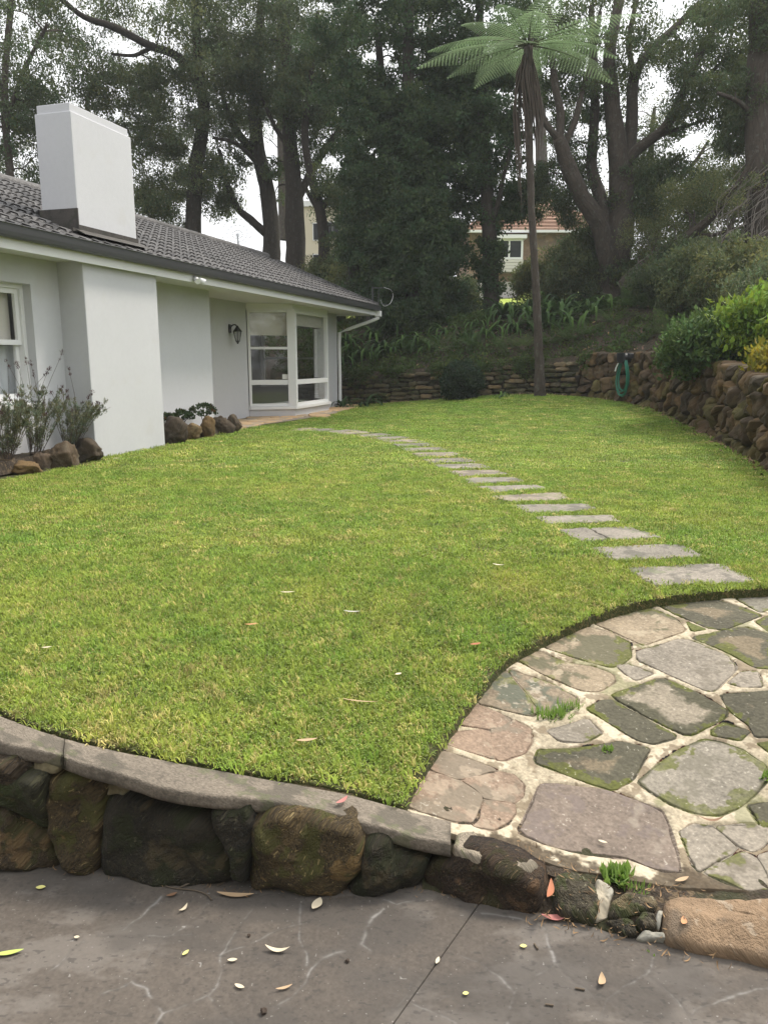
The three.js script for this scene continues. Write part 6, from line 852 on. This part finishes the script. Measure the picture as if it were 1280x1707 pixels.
// wispy shrubs under the window and small plants in the other bed
{
  const wisp = (px, py, hpx, label, seed, k) => { const p = hw(hv(px, 740, -0.1).u, -0.1), s = mpp(-p.z), T = thing('wispy_shrub', label, 'shrub', 'wispy shrubs under the sash window'), r = rng(seed), st = [], sp = [], tips = []; T.position.set(p.x, 0.56, p.z); const H = hpx * s;
    for (let i = 0; i < 26; i++) { const a = r() * 6.283, q = (0.25 + 0.75 * r()) * H * 0.6, h = H * (0.45 + 0.6 * r() * r() + 0.1), e = V(Math.cos(a) * q * 0.8 + 0.1, h, Math.sin(a) * q * 0.5), m = e.clone().multiplyScalar(0.5).add(V((r() - 0.5) * 0.16, 0.02 + 0.1 * r(), (r() - 0.5) * 0.12)); st.push(tube([V(Math.cos(a) * 0.05, 0, Math.sin(a) * 0.05), m, e], [0.0036, 0.0026, 0.0014], { seg: 4, per: 4, cap: false })); for (let j = 0; j < 20; j++) { const t = 0.12 + 0.82 * Math.pow(r(), 0.8), c = t < 0.5 ? m.clone().multiplyScalar(t * 2) : m.clone().lerp(e, t * 2 - 1); if (e.y * t < H * 0.66) sp.push([c, 0.6 + 0.7 * r()]); } if (r() < 0.55) for (let j = 0; j < 4; j++) tips.push([m.clone().lerp(e, 0.8 + 0.2 * r()), 0.5 + 0.4 * r()]); }
    part('stems', merge(st), std({ color: lin(0.10, 0.078, 0.065), roughness: 1 }), T); cloud('foliage', SPRIG_W, leafMat(0.20, 0.225, 0.15, 0.35), sp, T, tintGreen(0.6)); cloud('seed_heads', SPRIG_W, leafMat(0.10, 0.055, 0.06, 0.15), tips, T, tintGreen(0.5)); };
  const SPRIG_W = sprig(10, 0.034, 0.008, 0.026, 41);
  wisp(10, 772, 150, 'wispy grey-green shrub nearest the edge of the window bed', 401); wisp(58, 766, 165, 'tallest wispy shrub with dry purple tips under the window', 402); wisp(116, 762, 125, 'wispy shrub leaning on the chimney breast side', 403);
  const rosette = (px, py, w, label, seed) => { const p = hw(hv(px, 700, -0.3).u, -0.3), s = mpp(-p.z), T = thing('bedding_plant', label, 'plant', 'small plants in the rock-edged bed'), r = rng(seed), q = w * s / 2, st = []; T.position.set(p.x, 0.64, p.z); const sp = []; for (let i = 0; i < 60; i++) { const a = r() * 6.283, u = r(), h = Math.sqrt(1 - u * u); sp.push([V(Math.cos(a) * h * q, q * (0.55 + 0.75 * u), Math.sin(a) * h * q), 0.6 + 0.5 * r()]); if (i < 7) st.push(tube([V(0, -0.06, 0), V(Math.cos(a) * h * q * 0.4, q * 0.4, Math.sin(a) * h * q * 0.4), V(Math.cos(a) * h * q, q * (0.55 + 0.75 * u), Math.sin(a) * h * q)], [0.008, 0.006, 0.003], { seg: 4, per: 3 })); } part('stems', merge(st), M.barkDark, T); cloud('foliage', sprig(9, 0.06, 0.024, 0.03, 43, true), leafMat(0.045, 0.07, 0.03, 0.2), sp, T, (rr) => rr() < 0.06 ? [3, 0.9, 0.9] : tintGreen(0.6)(rr)); };
  rosette(340, 722, 44, 'roundest green plant in the rock-edged bed', 411); rosette(303, 728, 36, 'middle green plant in the rock-edged bed', 412); rosette(277, 734, 32, 'green plant half hidden by the chimney breast', 413);
}
// ---------------------------------------------------------------- grass
{
  const tuft = (n, len, wid, spread, seed) => { const r = rng(seed), pos = [], idx = []; for (let i = 0; i < n; i++) { const a = r() * 6.283, q = Math.sqrt(r()) * spread, bx = Math.cos(a) * q, bz = Math.sin(a) * q, d = r() * 6.283, L = len * (0.55 + 0.8 * r()), w = wid * (0.7 + 0.6 * r()), lean = 0.5 + 1.0 * r(), cx = Math.cos(d), cz = Math.sin(d), sx = -cz * w / 2, sz = cx * w / 2, y1 = L * 0.55 * Math.cos(lean * 0.6), h1 = L * 0.55 * Math.sin(lean * 0.6), y2 = y1 + L * 0.45 * Math.cos(lean * 1.45), h2 = h1 + L * 0.45 * Math.sin(lean * 1.45), k = pos.length / 3;
    pos.push(bx - sx, 0, bz - sz, bx + sx, 0, bz + sz, bx + cx * h1 - sx * 0.9, y1, bz + cz * h1 - sz * 0.9, bx + cx * h1 + sx * 0.9, y1, bz + cz * h1 + sz * 0.9, bx + cx * h2, y2, bz + cz * h2); idx.push(k, k + 1, k + 2, k + 1, k + 3, k + 2, k + 2, k + 3, k + 4); } return geoFrom(pos, idx); };
  const near = tuft(30, 0.026, 0.0036, 0.042, 51), mid = tuft(36, 0.028, 0.0048, 0.07, 52), far = tuft(44, 0.03, 0.008, 0.13, 53);
  const mat = new THREE.MeshPhysicalMaterial({ color: 0xffffff, roughness: 0.85, specularIntensity: 0.5, transmission: 0.32, thickness: 0, side: THREE.DoubleSide });
  const r = rng(99), lists = [[], [], []];
  const edgeLine = (x, z) => { let m = 9; for (const q of nearEdge) { const d = (q[0] - x) ** 2 + (q[1] - z) ** 2; if (d < m) m = d; } return Math.sqrt(m); };
  const stepRim = (x, z) => r() < 0.55 && stepPolys.some((p) => inside(p, x, z) && edgeDist(p, x, z) < 0.022);
  const onStep = (x, z, m) => stepPolys.some((p) => inside(p, x, z) || (m > 0 && edgeDist(p, x, z) < m));
  const inHouse = (x, z) => { const dx = x - HA.x, dz = z - HA.z, u = dx * HU.x + dz * HU.z, v = dx * HN.x + dz * HN.z; if (u < -0.03) return v < 0.26; if (u < 1.53) return v < 0.02; if (u < 4.0) return v < -0.02; if (u < 12.2) { const e = u < 5 ? lerp(-0.3, -0.16, u - 4) : u < 6.5 ? lerp(-0.16, 0.02, (u - 5) / 1.5) : u < 8.3 ? 0.02 : lerp(0.02, -0.7, (u - 8.3) / 3.9); return v < e; } return false; };
  const colour = (x, z, rr, near) => {
    const dry = clamp(0.40 + 0.6 * fbm3(x * 0.9 + 3, z * 0.9, 1, 3) + 0.45 * fbm3(x * 3.5, z * 3.5, 7, 3) + 0.35 * fbm3(x * 11, z * 11, 2, 2) + 0.4 * smooth(-3.4, -2.3, z) * smooth(0.5, -1.2, x) - 0.18 * smooth(-9, -15, z) + 0.45 * Math.exp(-((x - 0.78) ** 2 + (z + 4.25) ** 2) / 0.12) + 0.3 * Math.exp(-((x - 0.05) ** 2 + (z + 3.75) ** 2) / 0.05) + 0.3 * Math.exp(-((x + 0.35) ** 2 / 0.1 + (z + 3.9) ** 2 / 0.03)), 0, 1), k = 0.6 + 0.82 * rr();
    const f = clamp(dry + (rr() - 0.5) * 0.55, 0, 1); // straw-coloured blades among the green
    if (rr() < 0.05 + 0.12 * dry + 0.08 * smooth(-3.3, -2.3, z)) return [0.56 * k, 0.48 * k, 0.17 * k];
    return [lerp(0.175, 0.40, f) * k, lerp(0.305, 0.43, f) * k, lerp(0.036, 0.075, f) * k];
  };
  const scatter = (z0, z1, dens, li) => { const n = Math.round((z0 - z1) * 14 * dens); for (let i = 0; i < n; i++) { const x = -7.5 + 14 * r(), z = lerp(z0, z1, r()); if (Math.abs(x) > 1.5 + 0.62 * -z) continue; if (!inside(lawnPoly, x, z) || inHouse(x, z)) continue; if (li === 0 && edgeLine(x, z) < 0.014 + 0.02 * r()) continue; if (z < -3.9 && onStep(x, z, 0) && !stepRim(x, z)) { continue; } lists[li].push([x, z]); } };
  scatter(-2.15, -4.6, 2500, 0); scatter(-4.6, -8.5, 850, 1); scatter(-8.5, -22, 240, 2);
  lists.forEach((L, li) => {
    const im = new THREE.InstancedMesh([near, mid, far][li], mat, L.length); im.name = numbered('grass'); im.userData.kind = 'stuff'; im.castShadow = im.receiveShadow = true;
    L.forEach(([x, z], i) => { const s = 0.75 + 0.5 * r(); M4.compose(V(x, lawnY(x, z) + 0.004, z), Q.setFromEuler(E3.set((r() - 0.5) * 0.3, r() * 6.283, (r() - 0.5) * 0.3)), V(s, s * (0.8 + 0.4 * r()), s)); im.setMatrixAt(i, M4); const c = colour(x, z, r, li === 0); COL.setRGB(...c); im.setColorAt(i, COL); });
    scene.add(im); console.log('grass', li, L.length);
  });
  // weeds in the patio joints and at the driveway edge
  const weed = (px, py, label, n, s, seed, broad, y = 0.01) => { const p = onLawn(px, py), T = thing('weed', label, 'weed'), rr = rng(seed), gs = []; T.position.set(p.x, patioY(p.x, p.z) + y - 0.02, p.z); for (let i = 0; i < n; i++) { const g = broad ? leafGeo(0.05 * s, 0.022 * s, 0.2, 0.3) : leafGeo(0.06 * s, 0.007 * s, 0.2, 0.3); g.deleteAttribute('uv'); g.rotateX(0.3 + rr() * 1.1); g.rotateY(rr() * 6.283); g.translate((rr() - 0.5) * 0.07 * s * (broad ? 1 : 1.7), 0.012 * rr(), (rr() - 0.5) * 0.05 * s); gs.push(g); } const m = part('foliage', mergeGeometries(gs), leafMat(0.22, 0.34, 0.07, 0.4), T); m.userData.kind = 'stuff'; };
  weed(918, 1178, 'sprawling green weed in the joint of the flagstones near the lawn edge', 110, 1.0, 61, false, 0.0); weed(948, 1165, 'wispy weed runner between two mossy flagstones', 40, 0.8, 62, false); weed(1013, 1234, 'tiny leafy weed in a mortar joint', 22, 0.5, 63, true); weed(1030, 1448, 'leafy green weed clump growing beside the cream mortar at the step', 60, 1.0, 64, true, 0.02); weed(1055, 1462, 'trailing weed below the leafy clump', 40, 0.7, 65, false, 0.0); weed(1276, 1278, 'small weed at the rim of the large grey flagstone', 18, 0.6, 66, true); weed(1080, 1553, 'little pale weed beside the sandstone block', 16, 0.5, 67, true, -0.04);
}
// ---------------------------------------------------------------- fallen leaves, twigs and seeds
{
  const g = (L, W, curl) => { const n = 10, pos = [], idx = []; for (let i = 0; i <= n; i++) { const t = i / n, w = W / 2 * Math.pow(Math.sin(Math.PI * Math.min(1, t * 0.96 + 0.03)), 0.8), x = (t - 0.5) * L, y = curl * L * (Math.pow(2 * t - 1, 2)) + 0.002, z = curl * L * 0.5 * Math.sin(t * 3); pos.push(x, y + w * 0.25, z - w, x, y, z, x, y + w * 0.25, z + w); } for (let i = 0; i < n; i++) for (const j of [0, 1]) { const p = i * 3 + j; idx.push(p, p + 3, p + 1, p + 1, p + 3, p + 4); } return geoFrom(pos, idx); };
  const cols = { tan: [0.42, 0.29, 0.17], brown: [0.20, 0.11, 0.06], pink: [0.42, 0.16, 0.14], yellow: [0.62, 0.58, 0.20], orange: [0.50, 0.24, 0.11], pale: [0.58, 0.50, 0.36], rust: [0.36, 0.13, 0.06], green: [0.42, 0.50, 0.12], grey: [0.40, 0.38, 0.34] };
  const mats = {}; for (const k in cols) mats[k] = std({ color: lin(...cols[k]), roughness: 0.7 });
  const leaves = [ // px, py, length px, turn, colour, width ratio, curl, where, label
    [393, 1494, 56, -0.06, 'tan', 0.16, 0.06, 'd', 'long tan gum leaf lying on the driveway below the boulders'], [528, 1510, 26, 1.2, 'pale', 0.55, 0.08, 'd', 'fan-shaped pale leaf on the driveway'], [306, 1517, 18, 1.1, 'pale', 0.3, 0.18, 'd', 'small curled pale leaf on the driveway near the twigs'], [287, 1494, 16, 0.5, 'brown', 0.4, 0.08, 'd', 'small brown leaf on the driveway near the twigs'], [463, 1585, 36, -0.1, 'pale', 0.2, 0.16, 'd', 'crescent-shaped pale leaf on the driveway'], [310, 1591, 12, 1.0, 'yellow', 0.5, 0.05, 'd', 'small yellow leaf on the middle of the driveway'], [388, 1603, 14, 0.1, 'pale', 0.45, 0.05, 'd', 'oval cream leaf on the driveway'], [400, 1647, 16, -0.4, 'pale', 0.4, 0.06, 'd', 'cream leaf scrap nearest the camera side of the driveway'], [474, 1649, 24, 0.35, 'tan', 0.2, 0.08, 'd', 'thin folded tan leaf on the driveway'], [16, 1591, 40, 0.25, 'green', 0.22, 0.05, 'd', 'long yellow-green leaf at the driveway border'], [69, 1482, 14, 0.1, 'yellow', 0.6, 0.05, 'd', 'small yellow-green leaf close under the boulder wall'], [926, 1531, 44, 0.12, 'pink', 0.28, 0.14, 'd', 'pink-red curled leaf against the edge stones'], [1000, 1638, 24, 1.2, 'tan', 0.42, 0.2, 'd', 'tan curled pod leaf on the driveway slab'], [872, 1580, 10, 0, 'yellow', 0.7, 0.05, 'd', 'yellow leaf fragment on the driveway slab'], [776, 1659, 9, 0.2, 'yellow', 0.7, 0.05, 'd', 'smallest yellow leaf fragment beside the slab joint'], [729, 1604, 14, 1.2, 'pale', 0.4, 0.05, 'd', 'pale chip lying in the slab joint'], [129, 1565, 8, 0, 'pale', 0.7, 0.05, 'd', 'white leaf fleck on the driveway'], [1138, 1531, 18, 1.2, 'orange', 0.5, 0.16, 's', 'orange curled leaf on the sandstone block'], [570, 1345, 26, 0.9, 'pink', 0.3, 0.1, 'k', 'dusty pink leaf resting on the concrete kerb'], [915, 1480, 44, 1.25, 'rust', 0.22, 0.12, 'e', 'curved rusty leaf wedged beside the red mossy boulder'], [1185, 1353, 40, -0.05, 'brown', 0.16, 0.16, 'p', 'arched brown leaf on the big grey flagstone rim'], [1137, 1452, 26, 0.4, 'tan', 0.3, 0.05, 'p', 'tan bark scrap in front of the purple flagstone'], [1005, 1390, 14, -0.5, 'pale', 0.4, 0.05, 'p', 'pale leaf on the purple-grey flagstone'],
    [512, 1252, 34, 0.2, 'tan', 0.25, 0.05, 'g', 'tan leaf on the grass near the kerb'], [587, 1033, 28, -0.1, 'grey', 0.2, 0.06, 'g', 'silvery leaf on the middle of the lawn'], [792, 1088, 20, 0.4, 'rust', 0.4, 0.06, 'g', 'rusty leaf on the grass beside the curved edge'], [664, 1139, 12, 0.6, 'pale', 0.6, 0.05, 'g', 'white leaf scrap on the grass'], [420, 1055, 22, 0.2, 'orange', 0.25, 0.05, 'g', 'orange leaf on the lawn'], [600, 1185, 60, -0.2, 'tan', 0.06, 0.03, 'g', 'dry straw stalk on the lawn'], [830, 953, 20, -0.4, 'pale', 0.25, 0.08, 'g', 'pale leaf on the lawn by the stepping stones'], [80, 1095, 16, 0.3, 'pale', 0.3, 0.05, 'g', 'pale leaf on the lawn toward the house'], [480, 1000, 24, 0.1, 'pale', 0.2, 0.05, 'g', 'thin pale leaf in the grass centre'], [195, 770, 12, 0.1, 'pale', 0.5, 0.05, 'g', 'pale leaf on the grass at the chimney breast']];
  for (const [px, py, L, turn, c, w, curl, where, label] of leaves) { const p = where === 'd' ? onDrive(px, py) : onLawn(px, py), s = Math.hypot(p.z, p.y - EYE.y) / FOC, m = thingMesh('fallen_leaf', g(L * s, L * s * w, curl), mats[c], label, 'leaf'); m.position.set(p.x, where === 'd' ? 0.004 : where === 'g' ? lawnY(p.x, p.z) + 0.04 : where === 'k' ? lawnY(p.x, p.z) + 0.02 : where === 's' ? ramp(p.x, p.z) + 0.045 : where === 'e' ? 0.09 : patioY(p.x, p.z) + 0.012, p.z); m.rotation.y = turn; }
  const twigM = std({ color: lin(0.11, 0.085, 0.06), roughness: 1 }), tw = (pts, label, rad = 0.0025) => thingMesh('twig', tube(pts.map(([px, py, h]) => { const p = onDrive(px, py); p.y += 0.004 + (h ?? 0); return p; }), pts.map(() => rad), { seg: 5, per: 5, rough: 0.3 }), twigM, label, 'twig');
  tw([[252, 1457, 0.01], [272, 1475], [290, 1482], [325, 1486], [345, 1493], [353, 1502]], 'long bent twig on the driveway at the foot of the boulders'); tw([[298, 1482], [335, 1472, 0.01], [375, 1466, 0.01]], 'fine twig crossing the long bent one'); tw([[362, 1478], [376, 1470], [388, 1460, 0.02]], 'short dark twig by the boulder gap', 0.003); tw([[542, 1483], [570, 1484], [580, 1483]], 'thin straw twig beneath the golden boulder', 0.0018); tw([[890, 1575], [896, 1584]], 'short black twig on the driveway slab', 0.003); tw([[958, 1649], [974, 1652]], 'pale short twig on the driveway slab', 0.0028); tw([[908, 1676], [922, 1678]], 'tiny twig near the bottom of the driveway slab', 0.0025);
  const nut = (px, py, rad, label) => { const p = onDrive(px, py), q = boulderGeo(rad, rad * 0.8, rad, px); const m = thingMesh('gum_nut', q, std({ color: lin(0.05, 0.035, 0.025), roughness: 0.9 }), label, 'seed pod'); m.position.set(p.x, rad * 0.75, p.z); }; nut(440, 1689, 0.009, 'round dark gum nut on the driveway'); nut(415, 1561, 0.005, 'tiny black seed pod on the driveway'); nut(579, 1604, 0.006, 'small brown seed pod on the driveway');
  // leaf litter along the walls and on the bank
  const r = rng(88), list = []; for (let i = 0; i < 5200; i++) { const s = r() * wallPath.len, d = 0.3 + Math.pow(r(), 1.6) * 6, q = wallFrame(s), x = q.x + q.ox * d, z = q.z + q.oz * d; if (q.x < -3 || z > -3) continue; list.push([V(x, bankProfile(s, d, q.e) + 0.05 * fbm3(x * 0.9, z * 0.9, 3) + 0.02, z), 0.7 + 0.8 * r()]); } for (let i = 0; i < 700; i++) { const s = r() * wallPath.len, q = wallFrame(s), d = -0.1 - 0.25 * r() * r(); if (q.x < -1 || q.z > -4) continue; const x = q.x + q.ox * d, z = q.z + q.oz * d; list.push([V(x, lawnY(x, z) + 0.03, z), 0.5 + 0.5 * r()]); }
  const im = cloud('leaf_litter', (() => { const q = g(0.09, 0.03, 0.1); q.deleteAttribute('uv'); return q; })(), std({ color: lin(0.26, 0.19, 0.12), roughness: 0.9 }), list, scene, (rr) => { const k = 0.4 + 1.0 * rr(); return [k, k * (0.8 + 0.2 * rr()), k * (0.6 + 0.4 * rr())]; });
  // crumbs of soil and dry debris at the driveway edge
  const deb = []; for (let i = 0; i < 300; i++) { const x = 0.42 + 0.55 * r(), z = lerp(-2.14, -1.9, r()) + (x - 0.6) * 0.35 - 0.02; deb.push([V(x, ramp(x, z) + 0.02 + 0.012 * r(), z), 0.15 + 0.35 * r()]); } for (let i = 0; i < 260; i++) { const s = lerp(2.0, 4.6, r()), q = basePath.at(clamp(s, 0, basePath.len)), o = 0.012 + 0.05 * r() * r(); deb.push([V(q.x - q.tz * o, 0.004, q.z + q.tx * o), 0.1 + 0.25 * r()]); }
  cloud('dry_debris', (() => { const q = g(0.06, 0.008, 0.2); q.deleteAttribute('uv'); return q; })(), std({ color: lin(0.24, 0.17, 0.10), roughness: 1 }), deb, scene, (rr) => { const k = 0.4 + 1.1 * rr(); return [k, k * 0.9, k * 0.8]; });
}
renderer.render(scene, camera);
